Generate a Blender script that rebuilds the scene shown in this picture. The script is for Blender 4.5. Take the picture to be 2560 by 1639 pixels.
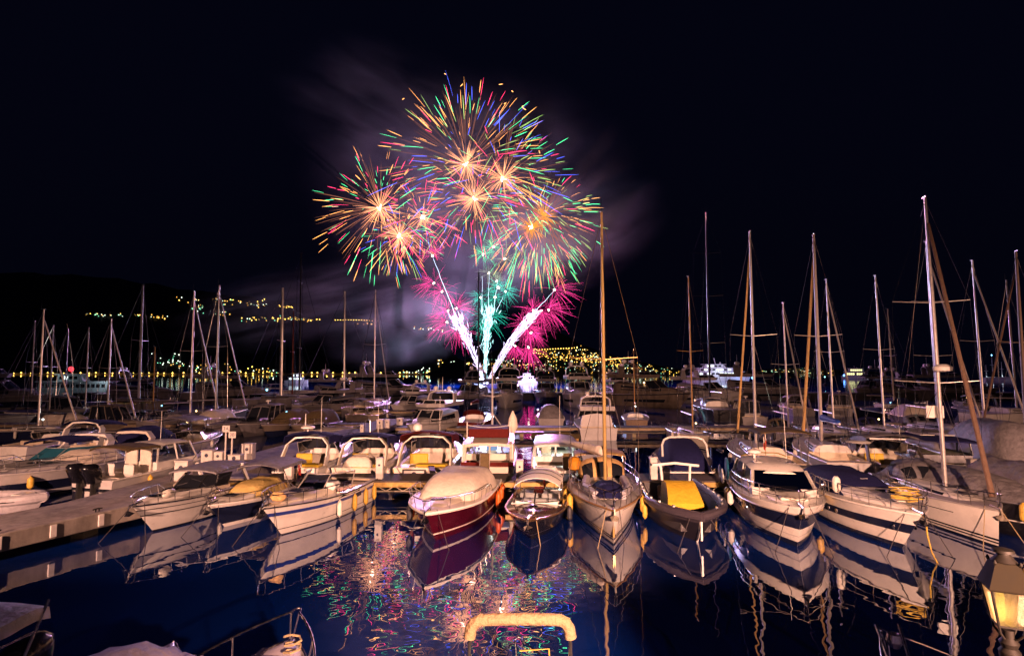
import bpy, math, random
from mathutils import Vector, Matrix
R = math.radians
for o in list(bpy.data.objects):
    bpy.data.objects.remove(o)
scene = bpy.context.scene
COL = scene.collection
# ------------------------------------------------------------------ camera
FPX, CAM_H = 1400.0, 6.0
TILT = math.atan(110 / FPX)
cam_data = bpy.data.cameras.new('camera')
cam_data.sensor_width = 36.0
cam_data.lens = 36.0 * FPX / 2560.0
cam_data.clip_start, cam_data.clip_end = 0.1, 20000
cam = bpy.data.objects.new('camera', cam_data)
COL.objects.link(cam)
cam.location = (0, 0, CAM_H)
cam.rotation_euler = (math.pi / 2 + TILT, 0, 0)
scene.camera = cam
# ------------------------------------------------------------------ world: night sky
world = bpy.data.worlds.new('World')
scene.world = world
world.use_nodes = True
wn, wl = world.node_tree.nodes, world.node_tree.links
for n in list(wn):
    wn.remove(n)
w_out = wn.new('ShaderNodeOutputWorld')
w_bg = wn.new('ShaderNodeBackground')
w_sky = wn.new('ShaderNodeTexSky')
w_sky.sky_type = 'NISHITA'
w_sky.sun_disc = False
w_sky.sun_elevation = R(-4.0)
w_sky.sun_rotation = R(180)
w_sky.air_density, w_sky.dust_density, w_sky.ozone_density = 1.0, 0.3, 3.0
w_add = wn.new('ShaderNodeMix'); w_add.data_type = 'RGBA'; w_add.blend_type = 'ADD'; w_add.inputs[0].default_value = 1.0
wl.new(w_sky.outputs[0], w_add.inputs[6]); w_add.inputs[7].default_value = (0.016, 0.019, 0.075, 1)   # faint moonless air glow
wl.new(w_add.outputs[2], w_bg.inputs[0])
w_bg.inputs[1].default_value = 0.05
wl.new(w_bg.outputs[0], w_out.inputs[0])
# ------------------------------------------------------------------ exposure and sampling
scene.view_settings.view_transform = 'Standard'
scene.view_settings.look = 'None'
scene.view_settings.exposure = 0.0
scene.view_settings.gamma = 1.0
scene.view_settings.use_curve_mapping = False
cy = scene.cycles
cy.use_denoising = True
try:
    cy.denoiser = 'OPENIMAGEDENOISE'
    cy.denoising_input_passes = 'RGB_ALBEDO_NORMAL'
    cy.denoising_prefilter = 'ACCURATE'
except Exception:
    pass
cy.use_adaptive_sampling = False
cy.max_bounces = 7
cy.diffuse_bounces = 2
cy.glossy_bounces = 4
cy.transmission_bounces = 4
cy.transparent_max_bounces = 12
cy.volume_bounces = 0
cy.volume_step_rate = 1.0
cy.volume_max_steps = 64
cy.caustics_reflective = False
cy.caustics_refractive = False
cy.sample_clamp_indirect = 12.0
scene.render.film_transparent = False

# ------------------------------------------------------------------ helpers
def ray(px, py):
    u, v = (px - 1280.0) / FPX, (819.5 - py) / FPX
    c, s = math.cos(TILT), math.sin(TILT)
    return Vector((u, c - v * s, s + v * c))
def at_z(px, py, z=0.0):
    d = ray(px, py); t = (z - CAM_H) / d.z
    return Vector((d.x * t, d.y * t, z))
def at_y(px, py, Y):
    d = ray(px, py); t = Y / d.y
    return Vector((d.x * t, Y, CAM_H + d.z * t))

MATS = {}
def nodes_of(m):
    m.use_nodes = True
    return m.node_tree.nodes, m.node_tree.links
def mat(name, col, rough=0.45, metal=0.0, var=0.12, scale=6.0, bump=0.0, bscale=40.0, coat=0.0, spec=0.5, sheen=0.0):
    if name in MATS:
        return MATS[name]
    m = bpy.data.materials.new(name)
    n, l = nodes_of(m)
    b = n['Principled BSDF']
    b.inputs['Roughness'].default_value = rough
    b.inputs['Metallic'].default_value = metal
    b.inputs['Specular IOR Level'].default_value = spec
    if coat:
        b.inputs['Coat Weight'].default_value = coat
        b.inputs['Coat Roughness'].default_value = 0.05
    if sheen:
        b.inputs['Sheen Weight'].default_value = sheen
    tc = n.new('ShaderNodeTexCoord')
    if var:
        no = n.new('ShaderNodeTexNoise')
        no.inputs['Scale'].default_value = scale
        no.inputs['Detail'].default_value = 6
        no.inputs['Roughness'].default_value = 0.65
        l.new(tc.outputs['Object'], no.inputs['Vector'])
        rp = n.new('ShaderNodeValToRGB')
        rp.color_ramp.elements[0].position, rp.color_ramp.elements[1].position = 0.3, 0.72
        lo = [c * (1 - var * 1.6) for c in col]; hi = [min(1, c * (1 + var * 0.5)) for c in col]
        rp.color_ramp.elements[0].color = (*lo, 1); rp.color_ramp.elements[1].color = (*hi, 1)
        l.new(no.outputs['Fac'], rp.inputs['Fac'])
        l.new(rp.outputs['Color'], b.inputs['Base Color'])
        mr = n.new('ShaderNodeMapRange')
        mr.inputs['To Min'].default_value = max(0.02, rough - 0.1); mr.inputs['To Max'].default_value = min(1, rough + 0.14)
        l.new(no.outputs['Fac'], mr.inputs['Value']); l.new(mr.outputs['Result'], b.inputs['Roughness'])
    else:
        b.inputs['Base Color'].default_value = (*col, 1)
    if bump:
        n2 = n.new('ShaderNodeTexNoise'); n2.inputs['Scale'].default_value = bscale; n2.inputs['Detail'].default_value = 4
        l.new(tc.outputs['Object'], n2.inputs['Vector'])
        bp = n.new('ShaderNodeBump'); bp.inputs['Strength'].default_value = bump; bp.inputs['Distance'].default_value = 0.02 if bscale > 15 else 0.07
        l.new(n2.outputs['Fac'], bp.inputs['Height']); l.new(bp.outputs['Normal'], b.inputs['Normal'])
    MATS[name] = m
    return m
def emit(name, col, strength, sampling='NONE'):
    if name in MATS:
        return MATS[name]
    m = bpy.data.materials.new(name)
    n, l = nodes_of(m)
    n.remove(n['Principled BSDF'])
    e = n.new('ShaderNodeEmission'); e.inputs[0].default_value = (*col, 1); e.inputs[1].default_value = strength
    l.new(e.outputs[0], n['Material Output'].inputs[0])
    m.cycles.emission_sampling = sampling
    MATS[name] = m
    return m

class MB:
    """collects shapes; build() links them as ONE mesh object"""
    def __init__(s):
        s.v, s.f, s.m = [], [], []
    def add(s, vs, fs, m=0):
        o = len(s.v); s.v += [tuple(v) for v in vs]
        s.f += [tuple(i + o for i in f) for f in fs]; s.m += [m] * len(fs)
        return s
    def box(s, x0, x1, y0, y1, z0, z1, m=0, ch=0.0):
        if ch <= 0:
            vs = [(x, y, z) for z in (z0, z1) for (x, y) in ((x0, y0), (x1, y0), (x1, y1), (x0, y1))]
            return s.add(vs, [(3, 2, 1, 0), (4, 5, 6, 7), (0, 1, 5, 4), (1, 2, 6, 5), (2, 3, 7, 6), (3, 0, 4, 7)], m)
        def ring(e, z):
            return [(x0 + e, y0, z), (x1 - e, y0, z), (x1, y0 + e, z), (x1, y1 - e, z), (x1 - e, y1, z), (x0 + e, y1, z), (x0, y1 - e, z), (x0, y0 + e, z)]
        def inset(z):
            return [(min(max(x, x0 + ch), x1 - ch), min(max(y, y0 + ch), y1 - ch), z) for x, y, z in ring(ch, z)]
        return s.loft([inset(z0), ring(ch, z0 + ch), ring(ch, z1 - ch), inset(z1)], m=m)
    def loft(s, rings, closed=True, cap=True, m=0):
        n = len(rings[0]); vs = [p for r in rings for p in r]; fs = []
        for i in range(len(rings) - 1):
            for j in range(n if closed else n - 1):
                k = (j + 1) % n
                fs.append((i * n + j, i * n + k, (i + 1) * n + k, (i + 1) * n + j))
        if cap and closed:
            fs.append(tuple(range(n - 1, -1, -1))); fs.append(tuple((len(rings) - 1) * n + j for j in range(n)))
        return s.add(vs, fs, m)
    def tube(s, path, r, n=6, r2=None, m=0, cap=True):
        P = [Vector(p) for p in path]; rings = []
        up = Vector((0, 0, 1)); N = len(P)
        prev = None
        for i, p in enumerate(P):
            d = (P[min(i + 1, N - 1)] - P[max(i - 1, 0)])
            d = d.normalized() if d.length > 1e-9 else Vector((0, 0, 1))
            if prev is None:
                a = up if abs(d.z) < 0.9 else Vector((1, 0, 0))
                x = a.cross(d).normalized()
            else:
                x = (prev - d * prev.dot(d))
                x = x.normalized() if x.length > 1e-6 else Vector((1, 0, 0)).cross(d).normalized()
            prev = x; y = d.cross(x)
            rr = r if r2 is None else r + (r2 - r) * i / max(1, N - 1)
            rings.append([p + (x * math.cos(t) + y * math.sin(t)) * rr for t in [2 * math.pi * k / n for k in range(n)]])
        return s.loft(rings, cap=cap, m=m)
    def lathe(s, prof, n=12, c=(0, 0, 0), m=0, axis='z', cap=True):
        rings = []
        for r, z in prof:
            ring = []
            for k in range(n):
                a = 2 * math.pi * k / n; p = (r * math.cos(a), r * math.sin(a), z)
                if axis == 'x': p = (p[2], p[0], p[1])
                elif axis == 'y': p = (p[0], p[2], p[1])
                ring.append((p[0] + c[0], p[1] + c[1], p[2] + c[2]))
            rings.append(ring)
        return s.loft(rings, cap=cap, m=m)
    def sheet(s, grid, th=0.02, m=0):
        """grid[i][j] of points -> thick sheet (offset downwards along local normal)"""
        a, b = len(grid), len(grid[0]); top = [[Vector(p) for p in row] for row in grid]; bot = []
        for i in range(a):
            row = []
            for j in range(b):
                du = top[min(i + 1, a - 1)][j] - top[max(i - 1, 0)][j]; dv = top[i][min(j + 1, b - 1)] - top[i][max(j - 1, 0)]
                nn = du.cross(dv); nn = nn.normalized() if nn.length > 1e-9 else Vector((0, 0, 1))
                row.append(top[i][j] - nn * th)
            bot.append(row)
        vs = [p for r_ in top for p in r_] + [p for r_ in bot for p in r_]; o = a * b; fs = []
        for i in range(a - 1):
            for j in range(b - 1):
                q = (i * b + j, (i + 1) * b + j, (i + 1) * b + j + 1, i * b + j + 1)
                fs.append(q); fs.append(tuple(o + k for k in reversed(q)))
        for i in range(a - 1):
            for j in (0, b - 1):
                q = (i * b + j, (i + 1) * b + j, o + (i + 1) * b + j, o + i * b + j)
                fs.append(q if j else tuple(reversed(q)))
        for j in range(b - 1):
            for i in (0, a - 1):
                q = (i * b + j, i * b + j + 1, o + i * b + j + 1, o + i * b + j)
                fs.append(q if i == 0 else tuple(reversed(q)))
        return s.add(vs, fs, m)
    def build(s, name, mats, parent=None, smooth=35, loc=None, rotz=0.0, kind=None, label=None):
        me = bpy.data.meshes.new(name)
        me.from_pydata(s.v, [], s.f)
        if not isinstance(mats, (list, tuple)):
            mats = [mats]
        for k in mats:
            me.materials.append(k)
        if len(mats) > 1:
            me.polygons.foreach_set('material_index', s.m)
        if smooth:
            me.polygons.foreach_set('use_smooth', [True] * len(me.polygons))
            me.update()
            try:
                me.set_sharp_from_angle(angle=R(smooth))
            except Exception:
                pass
        me.update()
        o = bpy.data.objects.new(name, me); COL.objects.link(o)
        if parent is not None:
            o.parent = parent
        if loc is not None:
            o.location = loc
        o.rotation_euler.z = rotz
        if kind: o['kind'] = kind
        if label: o['label'] = label
        return o
def tag(o, label, cat, group=None):
    o['label'] = label; o['category'] = cat
    if group: o['group'] = group
    return o
def thing(name, label, cat, loc=(0, 0, 0), rotz=0.0, group=None):
    o = bpy.data.objects.new(name, None); COL.objects.link(o)
    o.empty_display_size = 0.3
    o.location = loc; o.rotation_euler = (0, 0, rotz)
    return tag(o, label, cat, group)
def dup(root, loc=None, rotz=None, label=None, group=None):
    def cp(o, par):
        c = o.copy(); COL.objects.link(c); c.parent = par
        for ch in list(o.children): cp(ch, c)
        return c
    r = cp(root, None)
    if loc is not None: r.location = loc
    if rotz is not None: r.rotation_euler = (0, 0, rotz)
    if label: r['label'] = label
    if group: r['group'] = group
    return r
def lamp(name, loc, power, col, radius=0.15, kind='POINT', parent=None):
    ld = bpy.data.lights.new(name, kind); ld.energy = power; ld.color = col
    ld.shadow_soft_size = radius
    o = bpy.data.objects.new(name, ld); COL.objects.link(o); o.location = loc
    if parent is not None: o.parent = parent
    return o
SODIUM = (1.0, 0.49, 0.33)
# ------------------------------------------------------------------ materials
WHITE = mat('gelcoat_white', (0.78, 0.75, 0.70), 0.28, var=0.10, scale=1.6, coat=0.2)
CREAM = mat('gelcoat_cream', (0.68, 0.62, 0.52), 0.3, var=0.12, scale=1.6)
GREYW = mat('gelcoat_grey', (0.52, 0.50, 0.50), 0.35, var=0.14, scale=1.4)  # plain grey; also replaces white on farther hulls to paint in dimness
NAVY = mat('gelcoat_navy', (0.010, 0.014, 0.042), 0.16, var=0.1, scale=2, coat=0.3)
BLUE = mat('stripe_blue', (0.025, 0.05, 0.30), 0.3, var=0.1)
BLACKH = mat('gelcoat_black', (0.008, 0.008, 0.012), 0.12, var=0.1, coat=0.4)
BURG = mat('gelcoat_burgundy', (0.062, 0.003, 0.012), 0.2, var=0.12, scale=2, coat=0.4)
DKGREY = mat('rubber_dark_grey', (0.03, 0.027, 0.033), 0.42, var=0.15)
RUBBER = mat('rubber_black', (0.012, 0.012, 0.013), 0.5, var=0.1)
C_BEIGE = mat('canvas_beige', (0.74, 0.66, 0.56), 0.85, var=0.14, scale=2.5, bump=0.5, bscale=9)
C_WHITE = mat('canvas_white', (0.82, 0.79, 0.74), 0.8, var=0.06, scale=2.5, bump=0.3, bscale=9)
C_NAVY = mat('canvas_navy', (0.016, 0.018, 0.075), 0.8, var=0.15, bump=0.5, bscale=9, spec=0.08)
C_YELLOW = mat('canvas_yellow', (0.60, 0.40, 0.035), 0.75, var=0.10, scale=3, bump=0.5, bscale=8, spec=0.08)
C_TAN = mat('canvas_tan', (0.56, 0.36, 0.14), 0.8, var=0.15, bump=0.5, bscale=10)
C_MAROON = mat('canvas_maroon', (0.10, 0.014, 0.012), 0.8, var=0.15, bump=0.4, bscale=9, spec=0.08)
C_GREY = mat('tarpaulin_grey', (0.20, 0.19, 0.205), 0.6, var=0.25, scale=3, bump=0.9, bscale=5)
C_OLIVE = mat('canvas_olive', (0.14, 0.105, 0.055), 0.8, var=0.2, bump=0.5, bscale=9, spec=0.08)
CHROME = mat('stainless_steel', (0.72, 0.71, 0.70), 0.18, 1.0, var=0.08, scale=12)
ALU = mat('anodised_aluminium', (0.66, 0.62, 0.58), 0.36, 0.55, var=0.1, scale=5)
ALUGOLD = mat('gold_anodised_mast', (0.62, 0.44, 0.16), 0.36, 0.5, var=0.12, scale=5)
DARKMETAL = mat('dark_carbon_mast', (0.02, 0.02, 0.022), 0.3, 0.2, var=0.1)
BROWNCL = mat('brown_sail_cover', (0.17, 0.105, 0.07), 0.85, var=0.2, scale=8, bump=0.4, bscale=14)
GLASS = mat('tinted_glass', (0.012, 0.014, 0.020), 0.05, 0.0, var=0.0, spec=0.9)
TEAK = mat('teak', (0.30, 0.17, 0.075), 0.55, var=0.3, scale=14)
WOODP = mat('pontoon_planks', (0.10, 0.08, 0.07), 0.75, var=0.35, scale=10, bump=0.4)
GALV = mat('galvanised_steel', (0.50, 0.44, 0.34), 0.4, 0.5, var=0.2, scale=8)
YBEAM = mat('yellow_painted_beam', (0.50, 0.33, 0.09), 0.45, 0.2, var=0.3, scale=5)
F_WHITE = mat('fender_white', (0.72, 0.68, 0.60), 0.4, var=0.18, scale=9)
F_YELLOW = mat('fender_yellow', (0.66, 0.42, 0.06), 0.45, var=0.2, scale=9)
F_ORANGE = mat('fender_orange', (0.70, 0.13, 0.015), 0.4, var=0.15, scale=9)
F_DARK = mat('fender_dark', (0.03, 0.03, 0.04), 0.5, var=0.2)
ROPE = mat('rope_natural', (0.42, 0.32, 0.17), 0.9, var=0.3, scale=60, bump=0.6, bscale=120)
ROPED = mat('rope_dark', (0.04, 0.035, 0.04), 0.9, var=0.2, scale=60)
VINYL = mat('vinyl_seat', (0.66, 0.55, 0.40), 0.5, var=0.12, scale=5)
VINYLY = mat('yellow_vinyl', (0.60, 0.42, 0.03), 0.5, var=0.12, scale=5)
PLASTW = mat('pedestal_white', (0.60, 0.56, 0.52), 0.5, var=0.16, scale=3)
REDF = mat('flag_red', (0.55, 0.03, 0.02), 0.8, var=0.1)
TEALC = mat('teal_cover', (0.01, 0.10, 0.16), 0.6, var=0.15)
RIBGREY = mat('hypalon_grey', (0.40, 0.38, 0.42), 0.5, var=0.15)
WARMLIT = emit('lit_window_warm', (1.0, 0.72, 0.36), 1.6)
DIMW = mat('gelcoat_white_dimmed', (0.20, 0.185, 0.195), 0.35, var=0.2, scale=1.4)  # white gelcoat darkened to stand in for weaker lamplight on farther rows
DIMC = mat('gelcoat_cream_dimmed', (0.17, 0.14, 0.115), 0.35, var=0.2, scale=1.4)  # cream gelcoat darkened likewise, the light's falloff put into the colour
WHITELIT = emit('lit_window_white', (0.85, 1.0, 0.95), 2.6)
LAMPWHITE = emit('lamp_white', (1.0, 0.97, 0.85), 30)
BLUELIT = emit('lit_blue', (0.12, 0.35, 1.0), 8)

def concrete():
    m = bpy.data.materials.new('pier_concrete'); n, l = nodes_of(m); b = n['Principled BSDF']
    tc = n.new('ShaderNodeTexCoord')
    a = n.new('ShaderNodeTexNoise'); a.inputs['Scale'].default_value = 0.8; a.inputs['Detail'].default_value = 8; a.inputs['Roughness'].default_value = 0.7
    l.new(tc.outputs['Object'], a.inputs['Vector'])
    mp = n.new('ShaderNodeMapping'); mp.inputs['Scale'].default_value = (1.5, 1.5, 0.25); l.new(tc.outputs['Object'], mp.inputs['Vector'])
    st = n.new('ShaderNodeTexNoise'); st.inputs['Scale'].default_value = 3; st.inputs['Detail'].default_value = 5; l.new(mp.outputs[0], st.inputs['Vector'])
    mx = n.new('ShaderNodeMath'); mx.operation = 'MULTIPLY_ADD'; mx.inputs[1].default_value = 0.5
    l.new(st.outputs['Fac'], mx.inputs[0]); l.new(a.outputs['Fac'], mx.inputs[2])
    rp = n.new('ShaderNodeValToRGB'); e = rp.color_ramp.elements
    e[0].position, e[0].color = 0.5, (0.10, 0.085, 0.075, 1); e[1].position, e[1].color = 0.95, (0.30, 0.265, 0.235, 1)
    l.new(mx.outputs[0], rp.inputs['Fac']); l.new(rp.outputs[0], b.inputs['Base Color']); b.inputs['Roughness'].default_value = 0.85
    g = n.new('ShaderNodeTexNoise'); g.inputs['Scale'].default_value = 25; g.inputs['Detail'].default_value = 6; l.new(tc.outputs['Object'], g.inputs['Vector'])
    bp = n.new('ShaderNodeBump'); bp.inputs['Strength'].default_value = 0.4; bp.inputs['Distance'].default_value = 0.02
    l.new(g.outputs['Fac'], bp.inputs['Height']); l.new(bp.outputs[0], b.inputs['Normal'])
    return m
CONC = concrete()

# ------------------------------------------------------------------ water
def water_mat():
    m = bpy.data.materials.new('harbour_water'); n, l = nodes_of(m); n.remove(n['Principled BSDF'])
    geo = n.new('ShaderNodeNewGeometry')
    def noise(scale, sx, sy, det, rough=0.5, dist=0.0):
        mp = n.new('ShaderNodeMapping'); mp.inputs['Scale'].default_value = (sx, sy, 1)
        l.new(geo.outputs['Position'], mp.inputs['Vector'])
        t = n.new('ShaderNodeTexNoise'); t.noise_dimensions = '3D'
        t.inputs['Scale'].default_value = scale; t.inputs['Detail'].default_value = det; t.inputs['Roughness'].default_value = rough
        t.inputs['Distortion'].default_value = dist
        l.new(mp.outputs[0], t.inputs['Vector']); return t
    a = noise(0.55, 1.0, 1.0, 1.0)
    b = noise(1.9, 1.0, 1.0, 1.0)
    c = noise(6.0, 1.0, 0.8, 1.0)
    def bump(src, dist, prev=None):
        bp = n.new('ShaderNodeBump'); bp.inputs['Strength'].default_value = 1.0; bp.inputs['Distance'].default_value = dist
        l.new(src.outputs['Fac'], bp.inputs['Height'])
        if prev: l.new(prev.outputs[0], bp.inputs['Normal'])
        return bp
    n1 = bump(a, WAVE[0]); n2 = bump(b, WAVE[1], n1); n3 = bump(c, WAVE[2], n2)
    dif = n.new('ShaderNodeBsdfDiffuse'); dif.inputs[0].default_value = (0.001, 0.016, 0.14, 1)
    gl = n.new('ShaderNodeBsdfGlossy'); gl.inputs['Color'].default_value = (0.92, 0.95, 1.0, 1); gl.inputs['Roughness'].default_value = 0.0
    l.new(n3.outputs[0], gl.inputs['Normal'])
    fr = n.new('ShaderNodeFresnel'); fr.inputs[0].default_value = 6.8; l.new(n3.outputs[0], fr.inputs['Normal'])
    mx = n.new('ShaderNodeMixShader'); l.new(fr.outputs[0], mx.inputs[0]); l.new(dif.outputs[0], mx.inputs[1]); l.new(gl.outputs[0], mx.inputs[2])
    l.new(mx.outputs[0], n['Material Output'].inputs[0])
    return m
WAVE = (0.012, 0.0040, 0.0002)
w = MB(); w.add([(-6000, 3.9, 0), (6000, 3.9, 0), (6000, 9000, 0), (-6000, 9000, 0)], [(0, 1, 2, 3)])
wo = w.build('water', water_mat(), smooth=0); wo['kind'] = 'structure'

# ------------------------------------------------------------------ quay behind and below the camera, with its lamps
q = MB(); q.box(-90, 90, -4.0, 4.0, -3, 1.3); o = q.build('quay', CONC, smooth=0); o['kind'] = 'structure'
q = MB(); q.box(-90, 90, -40, -0.6, -3, 4.2); q.box(-90, 0.2, -0.9, -0.6, 4.2, 5.55); q.box(4.3, 90, -0.9, -0.6, 4.2, 5.55); o = q.build('terrace', CONC, smooth=0); o['kind'] = 'structure'  # parapet is unseen, added to shade near boats; gap lets lamplight reach the hoop
def street_lamp(x, y, label, power=2600):
    t = thing('street_lamp', label, 'street lamp', (x, y, 4.2), 0, 'street lamps on the terrace behind the viewer')
    MB().tube([(0, 0, 0), (0, 0, 1.0), (0, 0, 2.8)], 0.09, 8, 0.06).build('post', DARKMETAL, t)
    MB().tube([(0, 0, 2.7), (0, 0.3, 3.1), (0, 1.1, 3.2)], 0.045, 8).build('arm', DARKMETAL, t)
    MB().box(-0.16, 0.16, 0.9, 1.6, 3.14, 3.3, ch=0.05).build('lamp_head', DARKMETAL, t)
    MB().box(-0.12, 0.12, 1.0, 1.5, 3.10, 3.138).build('lamp_glass', emit('sodium_glass', SODIUM, 20), t)
    o = lamp('lamp_light', (0, 1.25, 3.0), power, SODIUM, 0.25, 'SPOT', parent=t)
    o.rotation_euler.x = R(90 - 18); o.data.spot_size = R(80); o.data.spot_blend = 1.0
KEY = 78000
for x, k, lb in ((-20, 1.6, 'tall sodium street lamp at the western end of the terrace'), (5, 2.0, 'brightest sodium street lamp, just behind the viewer'), (34, 1.15, 'tall sodium street lamp at the eastern end of the terrace')):
    street_lamp(x, -7.25, lb, KEY * k)

# ------------------------------------------------------------------ far hills and town lights
HILLM = mat('dark_hillside', (0.018, 0.022, 0.018), 0.95, var=0.4, scale=0.02)
rnd = random.Random(5)
def interp(tab, x):
    if x <= tab[0][0]: return tab[0][1]
    for (a, b), (c, d) in zip(tab, tab[1:]):
        if x <= c: return b + (d - b) * (x - a) / (c - a)
    return tab[-1][1]
class Hill:
    def __init__(s, name, prof, d0, d1, back):
        s.prof, s.d0, s.d1 = prof, d0, d1
        xs = [prof[0][0] + (prof[-1][0] - prof[0][0]) * i / 70 for i in range(71)]
        rows = []
        for fr in (0, 0.12, 0.3, 0.5, 0.7, 0.88, 1.0, 1.25, 1.7):
            row = []
            for i, x in enumerate(xs):
                top = at_y(x, interp(prof, x), d1); zr = max(0.5, top.z)
                d = d0 + (d1 - d0) * fr
                X = (x - 1280) / FPX * d
                z = zr * fr if fr <= 1 else zr * (1 - (fr - 1) / 0.7)
                z += math.sin(i * 1.7 + fr * 5) * 0.012 * zr + rnd.uniform(-1, 1) * 0.008 * zr if 0 < fr < 1.6 else 0
                row.append((X, d, max(z, -0.5) if fr else -1.0))
            rows.append(row)
        m = MB(); m.loft(rows, closed=False, cap=False)
        o = m.build(name, HILLM, smooth=60); o['kind'] = 'structure'
    def point(s, px, py, up=3.0):
        top = at_y(px, interp(s.prof, px), s.d1); zr = max(0.5, top.z)
        r = ray(px, py); k = r.z / r.y; sl = zr / (s.d1 - s.d0)
        if sl - k < 1e-4: d = s.d1 * 0.99
        else: d = (CAM_H + sl * s.d0) / (sl - k)
        d = min(max(d, s.d0 * 0.985), s.d1 * 0.995) - up * 3
        return at_y(px, py, d)
HL = Hill('hill_west', [(-900, 640), (-300, 668), (0, 680), (200, 688), (330, 703), (480, 726), (700, 752), (900, 786), (1000, 815), (1100, 862), (1160, 905), (1230, 930)], 1500, 2500, 3000)
HM = Hill('hill_town', [(1060, 934), (1140, 905), (1230, 880), (1300, 850), (1345, 825), (1372, 812), (1400, 828), (1450, 860), (1530, 887), (1620, 908), (1700, 922), (1800, 928), (1990, 930)], 1000, 1500, 3000)
HR = Hill('hill_east', [(1800, 931), (1920, 922), (2000, 918), (2080, 924), (2160, 928), (2300, 931)], 3000, 3800, 3000)

OCT = [(1, 0, 0), (-1, 0, 0), (0, 1, 0), (0, -1, 0), (0, 0, 1), (0, 0, -1)]
OCF = [(0, 2, 4), (2, 1, 4), (1, 3, 4), (3, 0, 4), (2, 0, 5), (1, 2, 5), (3, 1, 5), (0, 3, 5)]
def octa(m, p, r, mi=0):
    m.add([(p.x + x * r, p.y + y * r, p.z + z * r) for x, y, z in OCT], OCF, mi)
L_AMB = emit('town_amber', (1.0, 0.56, 0.10), 7.0)
L_AMB2 = emit('town_amber_dim', (1.0, 0.50, 0.08), 2.8)
L_WHT = emit('town_white', (0.85, 1.0, 0.80), 4.0)
L_GRN = emit('town_green', (0.25, 0.95, 0.55), 2.4)
LM = [L_AMB, L_AMB2, L_WHT, L_GRN]
def pick(ws):
    return rnd.choices(range(4), ws)[0]
def cluster(m, hill, n, fn, ws, r=(0.55, 1.1)):
    for _ in range(n):
        px, py = fn()
        p = hill.point(px, py); octa(m, p, rnd.uniform(*r) * 1.1 * p.y / 1000, pick(ws))
tl = MB()
def rowf(x0, y0, x1, y1, jit):
    def f():
        t = rnd.random(); return x0 + (x1 - x0) * t, y0 + (y1 - y0) * t + rnd.gauss(0, jit)
    return f
def blob(cx, cy, sx, sy):
    return lambda: (rnd.gauss(cx, sx), rnd.gauss(cy, sy))
cluster(tl, HL, 26, rowf(215, 786, 352, 789, 2.5), (1, 2, 4, 5))
cluster(tl, HL, 12, rowf(300, 788, 352, 786, 1), (6, 2, 0, 0))
cluster(tl, HL, 14, rowf(375, 790, 440, 795, 2), (6, 3, 1, 0))
cluster(tl, HL, 30, blob(505, 769, 12, 4), (0, 1, 3, 5))
cluster(tl, HL, 16, blob(553, 783, 9, 4), (1, 4, 3, 1))
cluster(tl, HL, 34, rowf(395, 745, 670, 760, 5), (3, 3, 2, 1))
cluster(tl, HL, 14, blob(630, 757, 22, 4), (2, 2, 4, 2))
cluster(tl, HL, 48, rowf(592, 797, 755, 797, 3.2), (6, 4, 1, 1))
cluster(tl, HL, 12, rowf(690, 762, 738, 770, 2), (4, 4, 0, 0))
cluster(tl, HL, 14, rowf(750, 800, 810, 799, 2), (3, 5, 0, 0))
for i in range(18):
    p = HL.point(838 + i * 6.6, 799.5 + (max(0, i - 10) * 0.55)); octa(tl, p, 0.8 * p.y / 1000, 0)
cluster(tl, HL, 10, rowf(885, 810, 960, 809, 1), (1, 5, 0, 0))
cluster(tl, HL, 16, rowf(1022, 818, 1110, 826, 3), (1, 3, 3, 0))
cluster(tl, HL, 22, blob(425, 900, 22, 9), (0, 2, 5, 4))
cluster(tl, HL, 60, rowf(440, 915, 700, 930, 6), (3, 4, 3, 2))
cluster(tl, HL, 40, blob(1055, 930, 32, 4), (1, 3, 5, 2))
cluster(tl, HL, 20, rowf(1095, 905, 1160, 918, 6), (4, 4, 1, 0))
wt = tl.build('town_lights', LM, smooth=0, kind='stuff'); tag(wt, 'scattered lights of houses on the dark western hillside', 'town lights')
tl = MB()
for i in range(16):
    p = HM.point(1342 + i * 6.7, 874 - i * 0.35); octa(tl, p, 0.9 * p.y / 1000, 0)
cluster(tl, HM, 100, rowf(1330, 880, 1480, 897, 7), (8, 3, 1, 0), (0.4, 0.85))
cluster(tl, HM, 90, rowf(1370, 896, 1560, 906, 6), (7, 4, 2, 1), (0.35, 0.8))
cluster(tl, HM, 160, rowf(1250, 915, 1640, 930, 7), (4, 4, 3, 2), (0.3, 0.65))
cluster(tl, HM, 40, rowf(1440, 873, 1500, 890, 5), (3, 3, 3, 1), (.35, .7))
cluster(tl, HM, 46, rowf(1160, 909, 1330, 911, 2), (7, 4, 1, 0), (0.35, 0.75))
cluster(tl, HM, 26, blob(1265, 900, 22, 5), (1, 2, 5, 3), (.35, .7))
cluster(tl, HM, 60, rowf(1530, 912, 1700, 930, 5), (4, 5, 2, 2), (0.4, 0.8))
wt = tl.build('town_lights', LM, smooth=0, kind='stuff'); tag(wt, 'dense golden lights of the town on the hill behind the fireworks', 'town lights')
tl = MB()
cluster(tl, HR, 60, rowf(1905, 930, 2085, 931, 2.5), (1, 4, 4, 2), (0.35, 0.6))
cluster(tl, HR, 16, blob(1985, 924, 25, 3), (1, 3, 3, 2), (0.3, 0.5))
wt = tl.build('town_lights', LM, smooth=0, kind='stuff'); tag(wt, 'faint string of lights on the low eastern headland', 'town lights')
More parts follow.
